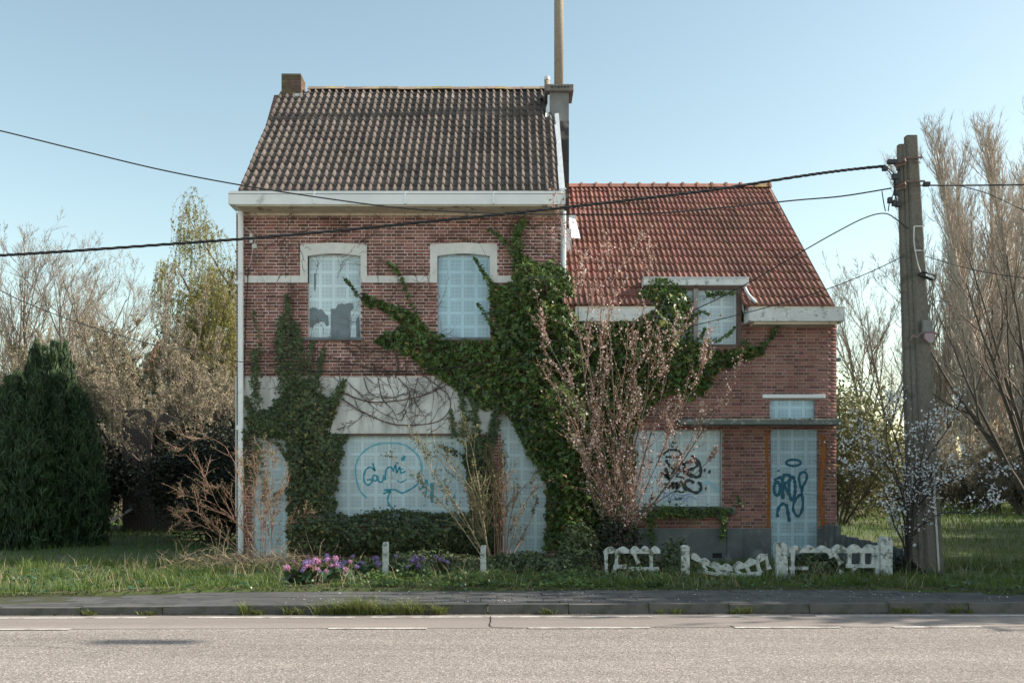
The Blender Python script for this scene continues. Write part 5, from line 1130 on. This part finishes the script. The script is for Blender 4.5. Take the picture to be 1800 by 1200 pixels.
# ------------------------------------------------------------------ grass, ground ivy, flowers
def blades(r, x, y, z, h, wd, lean=.35):
    n = len(x); a = r.uniform(0, 2*np.pi, n); c, s = np.cos(a), np.sin(a); b_ = r.uniform(0, 2*np.pi, n); lx, ly = np.cos(b_) * lean * h * r.uniform(.2, 1.4, n), np.sin(b_) * lean * h * r.uniform(.2, 1.4, n)
    v = np.stack([np.stack([x - c*wd, y - s*wd, z], 1), np.stack([x + c*wd, y + s*wd, z], 1), np.stack([x + c*wd*.7 + lx*.35, y + s*wd*.7 + ly*.35, z + h*.6], 1), np.stack([x - c*wd*.7 + lx*.35, y - s*wd*.7 + ly*.35, z + h*.6], 1), np.stack([x + lx, y + ly, z + h], 1)], 1)
    k = (np.arange(n) * 5)[:, None]; return v.reshape(-1, 3), np.array([(0,1,2,3)]) + k, np.array([(3,2,4)]) + k
def grassy(name, r, x, y, h, wd, m, label, lean=.35):
    z = gz(x, y) - .01; v, q, t = blades(r, x, y, z, h, wd, lean); o = np_obj(name, v, [q, t], m, kind='stuff'); tag(o, label, 'grass'); return o
r = np.random.default_rng(71)
nc = 5200; cx = r.uniform(-12.5, 11.5, nc); cb = back_edge(cx); cyy = cb + .02 + r.uniform(0, 1, nc) ** 1.3 * (-.2 - cb); big_ = np.clip(.55 + .5 * lump(cx, cyy, 1.3, 5) + r.normal(0, .22, nc), .18, 1.5)
n = 130000; ci = r.integers(0, nc, n); a_ = r.uniform(0, 6.283, n); rd = np.abs(r.normal(0, .06, n)); x = cx[ci] + rd*np.cos(a_); y = cyy[ci] + rd*np.sin(a_)*.8; be = back_edge(x)
BS = [(548, -3.75, .62), (590, -3.5, .55), (560, -3.1, .5), (627, -2.9, .3), (657, -2.9, .25), (700, -2.9, .3), (732, -2.9, .3), (780, -2.9, .3)]
k = (y > be - .10)
for (bx_, by_, br_) in BS: k &= ((x - X_(bx_, by_))**2 + ((y - by_)*1.0)**2) > br_**2 * .7
x, y, be, ci, a_, rd = x[k], y[k], be[k], ci[k], a_[k], rd[k]; n = len(x)
h = (.05 + .15 * r.random(n) ** 1.5) * big_[ci] * np.clip((y - be) / .4, .35, 1.0) * 1.15; h = np.clip(h, .02, .42)
ln = h * (.25 + rd * 7) * r.uniform(.4, 1.3, n); lx, ly = np.cos(a_ + r.normal(0, .5, n)) * ln, np.sin(a_ + r.normal(0, .5, n)) * ln; wb = .0038 * r.uniform(.6, 1.5, n); q_ = r.uniform(0, 6.283, n); c, s = np.cos(q_)*wb, np.sin(q_)*wb; z = gz(x, y) - .01
v = np.stack([np.stack([x - c, y - s, z], 1), np.stack([x + c, y + s, z], 1), np.stack([x + c*.8 + lx*.4, y + s*.8 + ly*.4, z + h*.65], 1), np.stack([x - c*.8 + lx*.4, y - s*.8 + ly*.4, z + h*.65], 1), np.stack([x + lx, y + ly, z + h], 1)], 1).reshape(-1, 3)
kk = (np.arange(n) * 5)[:, None]; o = np_obj('verge_grass', v, [np.array([(0,1,2,3)]) + kk, np.array([(3,2,4)]) + kk], MT['grass'], kind='stuff'); tag(o, 'rough tussocky green grass on the verge between the houses and the pavement', 'grass')
n = 70000; x = r.uniform(-24, 40, n); y = r.uniform(0, 1, n) ** 1.6 * 58 + .2; k = ~((x > -5.3) & (x < 6.2) & (y < 9)); x, y = x[k], y[k]
k = np.abs(x) < (CAM_D + y) * .56 + 1; x, y = x[k], y[k]
grassy('meadow_grass', r, x, y, (.07 + .12 * r.random(len(x))) * (1 + .4 * lump(x, y, .5)) * (1 + y * .01), .005 + y * .0007, MT['grass'], 'meadow grass on the field around and behind the houses', .5)
n = 5000; x = r.uniform(-9, 9.5, n); y = back_edge(x) + r.uniform(0, 3.6, n); k = (lump(x, y, 1.4, 9) > .15) ; x, y = x[k], y[k]
grassy('dry_grass', r, x, y, r.uniform(.08, .38, len(x)), np.full(len(x), .0035), MT['straw'], 'dry straw-coloured stalks scattered through the verge', .9)
n = 520; x = r.uniform(-12, 10, n); y = back_edge(x) + r.uniform(.05, 3.6, n); g = Geo(); k = r.integers(0, 6, (n,)); px_ = np.repeat(x, 6) + r.normal(0, .05, n*6); py_ = np.repeat(y, 6) + r.normal(0, .04, n*6); g.add(*leaves(r, np.stack([px_, py_, gz(px_, py_) + r.uniform(.02, .09, n*6)], 1), .045, ROUNDT, (0, -.3, 1), .45)); o = g.obj('verge_weeds', MT['berg'], kind='stuff'); tag(o, 'broad-leaved weeds dotted among the verge grass', 'weeds')
# litter
n = 9000; x = r.uniform(-11, 11, n); y = back_edge(x) + r.uniform(-.12, .5, n) ** 1; g = Geo(); g.add(*leaves(r, np.stack([x, y, gz(x, y) + .012], 1), .035, LEAFT, (0, 0, 1), .35)); 
n = 2200; x = r.uniform(-9, 9, n); y = -6.33 + TILT*x + np.abs(r.normal(0, .06, n)) ; k = lump(x, x*0, 1.7) > -.2; g.add(*leaves(r, np.stack([x, y, np.full(n, .012)], 1)[k], .03, LEAFT, (0, 0, 1), .4))
o = g.obj('leaf_litter', MT['litter'], kind='stuff'); tag(o, 'dead leaves gathered along the pavement and gutter edges', 'leaf litter')
n = 420; x = r.uniform(-3.0, 9.5, n); y = -6.1 + TILT*x + r.uniform(0, 1.6, n); g = Geo(); g.add(*leaves(r, np.stack([x, y, np.full(n, .1245)], 1), .024, PETT, (0, 0, 1), .1)); o = g.obj('fallen_petals', MT['whitebl'], kind='stuff'); tag(o, 'fallen white petals speckled over the pavement', 'petals')
# tufts growing out of the kerb joint
for i, (px, n, hh, lab) in enumerate(((622, 520, .30, 'largest grass tuft bursting from the kerb left of centre'), (690, 380, .24, 'grass tuft on the kerb just right of the largest one'), (770, 160, .20, 'small grass tuft at the foot of the kerb below the creamy bush'), (440, 150, .18, 'small tuft on the kerb below the flowers'), (515, 90, .15, 'tiny tuft on the kerb right of the small one'), (590, 220, .2, 'ragged tuft leaning left from the kerb'), (960, 60, .1, 'low weed at the kerb below the middle door'), (1180, 60, .1, 'low weed at the kerb under the broken fence'), (1300, 90, .13, 'low weed at the kerb below the right fence post'), (1585, 150, .14, 'weed clump on the kerb below the utility pole'), (1690, 130, .14, 'weed clump on the kerb near the right edge'), (270, 90, .10, 'thin weeds on the kerb at the left'), (160, 80, .10, 'thin weeds on the kerb furthest left'))):
    n *= 2; Y = -6.28; cx = X_(px, Y); n = n; nc_ = max(3, n // 45); kx = r.normal(0, .10 + .16 * (hh > .2), nc_); kh = r.uniform(.45, 1.1, nc_); ki = r.integers(0, nc_, n); x = cx + kx[ki] + r.normal(0, .022, n); y = Y + TILT*cx + r.normal(0, .02, n); z = np.full(n, .0); v, q, t = blades(r, x, y, z, r.uniform(.35, 1, n) * hh * kh[ki], np.full(n, .0055), 1.25); v = v.copy(); e = empty('grass_tuft', (cx, Y, 0), lab, 'grass tuft', 'tufts along the kerb')
    np_obj('leaves', v, [q, t], MT['tuft'], e, kind='stuff')
# ground ivy mounds along the fronts and over the fence
def mound(name, label, px, py, Y, w_, h_, dpt, n, m=MT['ivyY'], size=.055, T=IVYT):
    cx, cz = X_(px, Y), .10; e = empty(name, (cx, Y, cz), label, 'ivy' if m is not MT['evergreen'] else 'undergrowth')
    u = r.normal(0, 1, (n, 3)); u /= np.linalg.norm(u, axis=1, keepdims=True); u[:, 2] = np.abs(u[:, 2]); f = r.uniform(.75, 1.05, n) * (1 + .22 * lump(u[:, 0]*3, u[:, 2]*3, 1.0, px))
    pos = u * A(w_, dpt, h_) * f[:, None] + A(cx, Y, cz); g = Geo(); g.add(*leaves(r, pos, size, T, u * A(.6, 1, 1.2), .5, down=(0, 0, -1))); g.obj('foliage', m, e, kind='stuff')
    mp = Geo(); nn = 14; P0 = np.tile(A(cx, Y, cz), (nn, 1)) + r.normal(0, w_*.3, (nn, 3)) * A(1, .3, 0); D = r.normal(0, .7, (nn, 3)); D[:, 2] = .8; p1, r1 = grow(r, P0, D, np.full(nn, h_*.9), np.full(nn, .008), 4, .2); mp.add(*tubes(p1, r1, 3)); mp.obj('stem', MT['ivystem'], e)
    return e
mound('ivy_mound', 'rounded ivy mound at the foot of the big climber', 1015, 960, -2.3, .36, .85, .35, 1700)
mound('ivy_mound', 'low ivy mound left of the fence', 975, 990, -2.6, .6, .42, .5, 1900)
mound('ivy_mound', 'low ivy spreading below the middle door', 905, 1005, -2.2, .75, .38, .55, 2200)
mound('ivy_mound', 'ivy heap swallowing the first fence panel', 1110, 990, -2.75, .5, .42, .22, 1300)
mound('ivy_mound', 'ivy heap smothering the first fence post', 1190, 975, -2.8, .28, .62, .26, 1100)
mound('ivy_mound', 'ivy heap over the right fence panel', 1440, 985, -2.8, .62, .44, .2, 1900)
mound('ivy_mound', 'thin ivy clump at the base of the right fence panel', 1500, 1005, -2.85, .4, .26, .2, 700)
mound('ivy_mound', 'dark ivy mat under the shop window, behind the flowers', 740, 985, -1.2, 1.5, .32, .6, 2600)
mound('undergrowth', 'dark scrubby growth at the foot of the plum', 1085, 975, -1.7, .5, .95, .4, 2000, MT['evergreen'], .055)
mound('undergrowth', 'coppery suckers around the foot of the plum', 1095, 975, -1.9, .45, .7, .35, 450, MT['copper'], .04, LEAFT)
mound('undergrowth', 'dark weeds between fence end and utility pole', 1585, 1010, -2.5, .35, .3, .3, 700, MT['evergreen'], .06)
# low ground ivy creeping through the grass in the middle of the verge
n = 9000; x = X_(r.uniform(600, 1180, n), -3.2); y = r.uniform(-4.3, -2.2, n); k = (lump(x, y, 2.3, 2) > -.25) & (x > -2.4 + .0*y); x, y = x[k], y[k]
gi = Geo(); hh = .03 + .13 * np.clip(lump(x, y, 3.1, 6) + .5, 0, 1.3) * np.clip((y + 4.4) / .6, .2, 1); gi.add(*leaves(r, np.stack([x, y, gz(x, y) + hh * r.uniform(.5, 1.05, len(x))], 1), .05, IVYT, (0, -.45, 1), .45)); o = gi.obj('ground_ivy', MT['ivy'], kind='stuff'); tag(o, 'small-leaved ivy creeping over the middle of the verge', 'ground ivy')
# elephant-ear plants: separate leaves and flower heads
bl_v, bl_f = ROUNDT
def leaf_mesh(seed):
    rr = np.random.default_rng(seed); n = 9; v = [(0, 0, 0)]; 
    for i in range(n): 
        a = 2*math.pi*i/n; v.append((.5*math.cos(a)*(1+.08*rr.random()), .5*math.sin(a)*.8, .06*math.cos(2*a) + .03*rr.random()))
    me = bpy.data.meshes.new('leaf'); me.from_pydata(v, [], [(0, 1+i, 1+(i+1) % n) for i in range(n)]); me.materials.append(MT['berg']); return me
LM = [leaf_mesh(i) for i in range(3)]
def head_mesh(m, seed):
    rr = np.random.default_rng(seed); g = Geo(); u = rr.normal(0, 1, (95, 3)); u /= np.linalg.norm(u, axis=1, keepdims=True); u[:, 2] *= .7
    g.add(*leaves(rr, u * rr.uniform(.35, .62, (95, 1)), .25, ROUNDT, u, .5)); me = g.mesh('flower_head'); me.materials.append(m); return me
HM = [head_mesh(MT['magenta'], 1), head_mesh(MT['lilac'], 2)]
def berg(px, py, Y, n, nf, w_, lab, kinds=(0, 1)):
    n = int(n * 1.3)
    cx = X_(px, Y); e = empty('elephant_ear_plant', (cx, Y, .13), lab, 'flowering plant', 'flowering plants below the shop window'); st = MB()
    for i in range(n):
        a = r.uniform(0, 6.28); d = r.uniform(.1, 1) * w_; o = bpy.data.objects.new('leaf', LM[i % 3]); COL.objects.link(o); o.parent = e; z = r.uniform(.05, .22) * (1.15 - d / w_ * .5)
        o.location = (math.cos(a)*d, math.sin(a)*d*.6 - .05, z); s_ = r.uniform(.11, .2); o.scale = (s_, s_, s_); o.rotation_euler = (r.normal(.5, .4), r.normal(0, .4), a)
        st.tube([(cx, Y, .12), (cx + math.cos(a)*d, Y + math.sin(a)*d*.6 - .05, .13 + z)], .006, 4)
    for i in range(nf):
        a = r.uniform(0, 6.28); d = r.uniform(.05, 1) * w_; o = bpy.data.objects.new('flower_head', HM[kinds[i % len(kinds)]]); COL.objects.link(o); o.parent = e; z = r.uniform(.16, .36)
        o.location = (math.cos(a)*d, math.sin(a)*d*.5 - .08, z); s_ = r.uniform(.05, .10); o.scale = (s_, s_, s_); o.rotation_euler = (r.random(), r.random(), a)
        st.tube([(cx + math.cos(a)*d*.6, Y, .12), (cx + math.cos(a)*d, Y + math.sin(a)*d*.5 - .08, .13 + z)], .007, 4)
    st.build('stalks', MT['cane'], e); return e
for (px, Y, n, nf, w_, lab, kd) in ((546, -3.75, 34, 15, .38, 'front clump of broad leaves with bright pink flower heads near the pavement', (0, 0, 1)), (590, -3.5, 30, 13, .34, 'second clump with pink and lilac heads, right of the front clump', (0, 1)), (560, -3.1, 20, 10, .4, 'clump behind the front one with mixed pink heads', (0, 1, 1)), (627, -2.9, 14, 4, .2, 'small lilac clump just right of the pink clumps', (1,)), (657, -2.9, 12, 3, .15, 'lilac clump left of the short white post', (1,)), (700, -2.9, 16, 3, .2, 'lilac clump right of the short white post', (1,)), (732, -2.9, 16, 5, .15, 'rounded lilac clump midway between the two short posts', (1,)), (780, -2.9, 12, 3, .16, 'last lilac clump before the second short post', (1,))):
    berg(px, 0, Y, n, nf, w_, lab, kd)
# ------------------------------------------------------------------ short posts and the broken concrete fence
def short_post(px, top, Y, wd, lab, tilt=0):
    e = empty('short_post', (X_(px, Y), Y, .12), lab, 'post', 'short white posts in the verge'); h = Z_(top, Y) - .12
    o = MB().prism([(X_(px,Y)-wd/2, .05), (X_(px,Y)+wd/2, .05), (X_(px,Y)+wd/2, .12+h-.012), (X_(px,Y)+wd/2-.012, .12+h), (X_(px,Y)-wd/2+.012, .12+h), (X_(px,Y)-wd/2, .12+h-.02)], Y-wd/2, Y+wd/2).build('post', MT['fence'], e); e.rotation_euler = (0, tilt, 0)
short_post(678, 952, -3.0, .09, 'clean short white post among the lilac flowers')
short_post(849, 958, -3.1, .085, 'weathered short white post below the middle door', .01)
FY = -2.95
def fpx(a): return X_(a, FY)
def fpz(a): return Z_(a, FY)
fn = empty('concrete_fence', (fpx(1300), FY, .12), 'low broken whitewashed concrete fence with scalloped openwork panels', 'fence')
def fpost(px0, px1, top, bot, lean=0, round_=True):
    x0, x1, z1, z0 = fpx(px0), fpx(px1), fpz(top), .04; w_ = x1 - x0; l = lean / 111
    pts = [(x0 + l*0, z0), (x1, z0), (x1 + l, z1 - w_*.35)] + [(x0 + l + w_/2 + w_/2*math.cos(a), z1 - w_*.35 + w_*.35*math.sin(a)) for a in (.5, 1.0, 1.57, 2.1, 2.6)] + [(x0 + l, z1 - w_*.35)]
    return MB().prism(pts, FY - .08, FY + .08).build('post', MT['fence'], fn, bevel=.008)
fpost(1196, 1211, 957, 1010); fpost(1364, 1384, 952, 1012, -3); fpost(1545, 1566, 942, 1016)
MB().box(fpx(1537), fpx(1545) - .004, FY - .05, FY + .05, .05, fpz(958)).build('post_rebate', MT['fence'], fn)
def rail(b, x0, x1, top, bot, period=0, amp=0, sag=None, d=.04, n=None):
    """continuous cast rail; its top edge may be scalloped"""
    n = n or max(2, int((x1 - x0) / 2.5)); v = []
    for i in range(n + 1):
        x = x0 + (x1 - x0) * i / n; s = sag(x) if sag else 0; a = amp * abs(math.sin(math.pi * (x - x0) / period)) if period else 0
        for y, z in ((FY - d, bot + s), (FY - d, top + s - a), (FY + d, top + s - a), (FY + d, bot + s)): v.append((fpx(x), y, fpz(z)))
    f = [(4*i + k, 4*i + 4 + k, 4*i + 4 + (k+1) % 4, 4*i + (k+1) % 4) for i in range(n) for k in range(4)] + [(0, 1, 2, 3), (4*n+3, 4*n+2, 4*n+1, 4*n)]
    b.add(v, f)
def strut(b, p, q, w_=5.5, d=.034, flare=1.7):
    """cast upright widening into the rails at both ends"""
    (x0, z0), (x1, z1) = (fpx(p[0]), fpz(p[1])), (fpx(q[0]), fpz(q[1])); n = 8; L = math.hypot(x1-x0, z1-z0); nx, nz = -(z1-z0)/L, (x1-x0)/L; v = []
    for i in range(n + 1):
        t = i / n; w2 = w_ / 222 * (1 + (flare - 1) * (abs(2*t - 1) ** 3)); x, z = x0 + (x1-x0)*t, z0 + (z1-z0)*t
        for sg, y in ((-1, FY - d), (1, FY - d), (1, FY + d), (-1, FY + d)): v.append((x + sg*nx*w2, y, z + sg*nz*w2))
    f = [(4*i + k, 4*i + 4 + k, 4*i + 4 + (k+1) % 4, 4*i + (k+1) % 4) for i in range(n) for k in range(4)] + [(0, 1, 2, 3), (4*n+3, 4*n+2, 4*n+1, 4*n)]
    b.add(v, f)
b = MB(); rail(b, 1062, 1106, 966, 972, 22, 6); rail(b, 1107.5, 1160, 966, 972.5, 17.5, 7); strut(b, (1084,970), (1083,994)); strut(b, (1113,970), (1122,990)); rail(b, 1078, 1101, 992, 999); strut(b, (1082,996), (1076,1012)); strut(b, (1144,970), (1145,1014)); strut(b, (1065,968), (1066,1012)); rail(b, 1104, 1158, 996, 1003, d=.037)
o = b.build('panel', MT['fence'], fn, bevel=.007); o['label'] = 'left panel with scalloped top, half hidden by ivy'
sg = lambda x: 22 * math.sin(math.pi * (x - 1214) / 140) ** 1.0 if x < 1300 else 22 * math.sin(math.pi * (x - 1214) / 140) - (x - 1300) * .02
b = MB(); rail(b, 1214, 1287, 974, 981, 18, 6, sg); rail(b, 1289, 1346, 972, 979, 19, 7, sg); rail(b, 1226, 1262, 1000, 1006, 0, 0, lambda x: (x - 1226) * .16); rail(b, 1262, 1338, 1002, 1010, 0, 0, lambda x: 5 * math.sin(math.pi * (x - 1262) / 76), d=.037)
for p_, q_ in (((1232,984),(1240,1002)), ((1252,992),(1266,1008)), ((1270,996),(1286,1012)), ((1290,998),(1303,1010)), ((1312,995),(1318,1010)), ((1330,988),(1336,1006)), ((1344,974),(1352,1000))): strut(b, p_, q_, 6)
o = b.build('panel', MT['fence'], fn, bevel=.007); o['label'] = 'sagging middle panel, cracked and sunk in the grass'
b = MB(); rail(b, 1385, 1459, 965, 971, 24, 7); rail(b, 1460.5, 1544, 965, 971.5, 27, 9); rail(b, 1486, 1544, 991, 997.5, 0, 0, d=.037); rail(b, 1386, 1420, 995, 1001)
for p_, q_ in (((1393,968),(1392,1012)), ((1464,970),(1478,990)), ((1456,969),(1462,979)), ((1493,968),(1492,994)), ((1516,968),(1516,994)), ((1535,968),(1535,994)), ((1503,995),(1497,1006)), ((1479,1002),(1469,1016))): strut(b, p_, q_, 6.5)
o = b.build('panel', MT['fence'], fn, bevel=.007); o['label'] = 'right panel with scalloped top and round-cornered openings'

# low grey garden wall of upright stones behind the fence
gwl = empty('garden_wall', (5.9, -.9, .12), 'low grey garden wall of upright cement stones stepping down from the house corner', 'wall')
for i in range(17):
    t = i / 16; x = 5.75 + t * 1.15; y = -.25 - t * 1.7; h = .62 - .30 * t if i > 2 else .74
    MB().box(x, x + .085, y - .05, y + .09, .08, .10 + h + .012 * (i % 2)).build('stone', MT['plinth'], gwl, bevel=.008)

# ------------------------------------------------------------------ utility pole
PY = -2.4
pb = (X_(1627, PY), PY); pt = (X_(1594, PY), PY)
po = empty('utility_pole', (pb[0], PY, .1), 'tall tapering grey concrete utility pole right of the houses, leaning slightly', 'utility pole')
zt, zt2 = Z_(243, PY), Z_(256, PY)
def pole_piece(name, x0b, x1b, x0t, x1t, y0, y1, z1, parent, tw=.7):
    b = MB(); z0 = .0; ym = (y0 + y1) / 2
    v = []; 
    for k in range(13):
        t = k / 12; z = z0 + (z1 - z0) * t; a0 = x0b + (x0t - x0b) * t; a1 = x1b + (x1t - x1b) * t; h = (y1 - y0) / 2 * (1 - .4 * t)
        c = .12 * (a1 - a0); v += [(a0 + c, ym - h, z), (a1 - c, ym - h, z), (a1, ym - h + c, z), (a1, ym + h, z), (a0, ym + h, z), (a0, ym - h + c, z)]
    f = [(6*k + i, 6*k + (i+1) % 6, 6*(k+1) + (i+1) % 6, 6*(k+1) + i) for k in range(12) for i in range(6)] + [tuple(72 + i for i in range(6)), tuple(range(5, -1, -1))]
    b.add(v, f); return b.build(name, MT['polec'], parent)
XS = lambda p: X_(p, PY)
pole_piece('shaft', XS(1621), XS(1653), XS(1587.5), XS(1607), PY - .20, PY + .02, zt, po)
pole_piece('rear_flange', XS(1599), XS(1622), XS(1577), XS(1590), PY - .12, PY + .06, zt2, po)
pole_piece('web', XS(1610), XS(1626), XS(1583), XS(1592), PY - .15, PY + .03, zt2 - .02, po)
def PP(px, py, dy=0): return P(px, py, PY + dy)
for (py, a, b_) in ((283, 1574, 1612), (324, 1575, 1616)):
    c = empty('clamp', PP(1594, py)); c.parent = po; c.location = Vector(PP(1594, py)) - ORIG[po.name]; ORIG[c.name] = Vector(PP(1594, py))
    MB().box(XS(a + 6), XS(b_), PY - .225, PY - .205, Z_(py + 3, PY), Z_(py, PY)).tube([PP(b_ - 2, py + 4, -.20), PP(b_ + 1, py - 2, -.21)], .012, 6).tube([PP(b_ - 3, py, -.22), PP(b_ + 6, py + 3, -.22)], .010, 6).build('band', MT['rust'], c)
    MB().tube([PP(1572, py + 6, -.1), PP(1592, py - 2, -.24)], .03, 6).tube([PP(1574, py + 10, -.15), PP(1592, py + 5, -.23)], .022, 6).tube([PP(1574, py + 9, -.1), PP(1574, py + 2, -.1)], .018, 6).build('bracket', MT['rust'], c)
for i, (px, py, s_) in enumerate(((1563, 289, (14, 6)), (1574, 298, (5, 9)), (1550, 301, (7, 6)), (1568, 315, (9, 8)), (1571, 325, (7, 7)), (1570, 340, (5, 12)), (1559, 356, (6, 8)), (1566, 361, (5, 8)), (1573, 363, (6, 8)), (1623, 328, (9, 6)))):
    MB().box(XS(px - s_[0]*.6), XS(px + s_[0]*.6), PY - .17, PY - .09, Z_(py + s_[1]*.6, PY), Z_(py - s_[1]*.6, PY)).build('connector', MT['blacki'], po, bevel=.006)
lp = MB()
for pts in ([(1520,298),(1545,297),(1562,305),(1568,318),(1570,330)], [(1520,297),(1550,301),(1564,316),(1566,328)], [(1563,289),(1574,290),(1574,300),(1572,318)], [(1569,330),(1568,345),(1572,360)], [(1567,330),(1565,345),(1559,356)], [(1545,340),(1548,360),(1551,375)], [(1559,358),(1557,366),(1556,375)], [(1570,345),(1566,361)]):
    lp.tube([(x, PY - .13, z) for x, z in spline([(XS(a), Z_(b, PY)) for a, b in pts], 12)], .009, 5)
lp.build('jumper_cables', MT['cable'], po)
MB().tube([(x, PY - .22, z) for x, z in spline([(XS(a), Z_(b, PY)) for a, b in [(1597,404),(1597,430),(1600,450),(1604,470),(1609,484)]], 16)], .009, 6).build('conduit', MT['cablew'], po)
for py in (403.5, 445.5): MB().box(XS(1598), XS(1616 if py < 420 else 1618), PY - .216, PY - .208, Z_(py + 1, PY), Z_(py - 1, PY)).build('strap', MT['cablew'], po)
lp = MB()
for k in range(7):
    q = [(1603 + 3*math.sin(k), 487 + k*.6), (1612, 484 + 2*math.sin(k*2)), (1624, 486 + k*.5), (1632, 490 + k % 3), (1630, 498 - k % 2), (1618, 495 - k*.5), (1604, 490)]
    lp.tube([(x, PY - .23 - .006*k, z) for x, z in spline([(XS(a), Z_(b, PY)) for a, b in q], 14)], .006, 4)
lp.tube([(x, PY - .225, z) for x, z in spline([(XS(a), Z_(b, PY)) for a, b in [(1601,425),(1606,436),(1612,446)]], 8)], .006, 4)
lp.build('cable_coil', MT['cable'], po)
MB().box(XS(1611), XS(1628), PY - .27, PY - .19, Z_(588, PY), Z_(567, PY)).build('meter_box', MT['chimrender'], po, bevel=.01)
MB().prism([(XS(1614), Z_(598, PY)), (XS(1622), Z_(606, PY)), (XS(1630), Z_(603, PY)), (XS(1630), Z_(590, PY)), (XS(1614), Z_(588, PY))], PY - .26, PY - .2).build('paper_notice', mat('faded_pink_paper', (.38,.30,.31), (.3,.22,.24), 40, .9), po)
MB().tube([(x, PY - .25, z) for x, z in spline([(XS(a), Z_(b, PY)) for a, b in [(1588,602),(1594,594),(1600,597),(1606,591),(1614,589),(1630,588),(1636,592)]], 20)], .016, 5).build('knotted_ribbon', mat('faded_cloth', (.24,.17,.16), (.17,.12,.12), 9, .9), po)
MB().tube([(x, PY - .21, z) for x, z in spline([(XS(a), Z_(b, PY)) for a, b in [(1632,818),(1633,870),(1636,920),(1641,1004)]], 14)], .017, 6).build('conduit', MT['cablew'], po)
for py, a, b_ in ((828, 1618, 1648), (874, 1619, 1648)): MB().box(XS(a), XS(b_), PY - .212, PY - .205, Z_(py + 1, PY), Z_(py - .8, PY)).build('strap', MT['cablew'], po)

# ------------------------------------------------------------------ overhead cables
def cable(label, pts, rad, m, twist=0, n=80):
    q = spline([P(a, b, y) for a, b, y in pts], n); b = MB()
    if twist:
        for k in range(3):
            b.tube([(x, y + rad*.8*math.cos(i*1.1 + k*2.09), z + rad*.8*math.sin(i*1.1 + k*2.09)) for i, (x, y, z) in enumerate(q)], rad * .62, 5)
    else: b.tube([tuple(p) for p in q], rad, 5)
    o = b.build('overhead_cable', m); tag(o, label, 'cable', 'cables strung across the fronts'); return o
cy = PY - .12
cable('thick twisted black cable running low across the tall house up to the pole top', [(-60,452,cy),(0,449,cy),(130,441,cy),(300,429,cy),(440,419,cy),(600,405,cy),(740,391,cy),(870,378,cy),(1000,364,cy),(1130,349,cy),(1260,333,cy),(1400,311,cy),(1480,300,cy),(1556,292,cy)], .019, MT['cable'], 1, 170)
cable('black cable dropping from the upper left, sagging past the gutter and rising to the pole', [(-60,218,cy),(0,230,cy),(130,262,cy),(280,298,cy),(420,325,cy),(560,347,cy),(700,365,cy),(860,375,cy),(1000,377,cy),(1150,375,cy),(1290,363,cy),(1400,352,cy),(1480,345,cy),(1567,331,cy)], .012, MT['cable'], 0, 90)
cable('thin black wire from the pole down across the red roof into the ivy', [(1597,403,cy),(1575,385,cy),(1554,375,cy),(1520,383,cy),(1470,408,cy),(1410,442,-1.6),(1310,500,-.9),(1230,540,-.4),(1175,560,-.2)], .010, MT['cable'])
cable('thin wire from the left edge sagging under the upper windows and rising to the pole', [(-60,470,cy),(0,510,cy),(70,542,cy),(150,571,cy),(260,603,cy),(360,622,-1.6),(430,637,-.4),(560,652,-.14),(700,652,-.14),(800,645,-.3),(960,622,-.7),(1100,600,-1.2),(1215,573,-1.5),(1330,545,-1.9),(1440,513,cy),(1530,478,cy),(1590,449,cy)], .0075, MT['cable'])
cable('black cable leaving the pole to the right', [(1620,326,cy),(1700,326,cy),(1800,325,cy),(1900,323,cy)], .014, MT['cable'], 0, 20)
cable('thin wire leaving the pole low to the right', [(1622,449,cy),(1680,466,cy),(1740,480,cy),(1830,492,cy),(1900,500,cy)], .0075, MT['cable'], 0, 20)
cable('thin branch wire hanging from the right cable', [(1690,327,cy),(1740,342,cy),(1800,370,cy),(1880,410,cy)], .0075, MT['cable'], 0, 20)
# vertical cable beside the downpipe
cc = MB().tube([P(437,470,-.02), P(434,520,-.02), P(431,600,-.03), P(428,680,-.02), P(420,760,-.02)], .008, 5).build('wall_cable', MT['cable']); tag(cc, 'black cable hanging down the corner beside the white downpipe', 'cable')
# unseen hung lamp, added and sized to throw the road's smudge of shade
sl = empty('shadow_lamp', (14.4, -5.2, .1), 'unseen lamp on an invented wire beyond the right edge, shaped for its shadow on the road', 'street lamp')
MB().tube([(14.4, -5.2, .05), (14.4, -5.2, 12.6)], [.11, .05], 10).build('post', MT['zinc'], sl)
MB().tube([(14.4, -5.2, 12.5), (14.2, -7.2, 12.28), (14.0, -12, 12.3), (14.0, -22, 12.9)], .006, 4).build('span_wire', MT['cable'], sl)
MB().tube([(14.0, -22, .0), (14.0, -22, 13)], [.11, .05], 10).build('post', MT['zinc'], sl)
MB().box(13.6, 14.6, -7.42, -7.12, 12.02, 12.14).build('lamp_head', MT['zinc'], sl, bevel=.04)
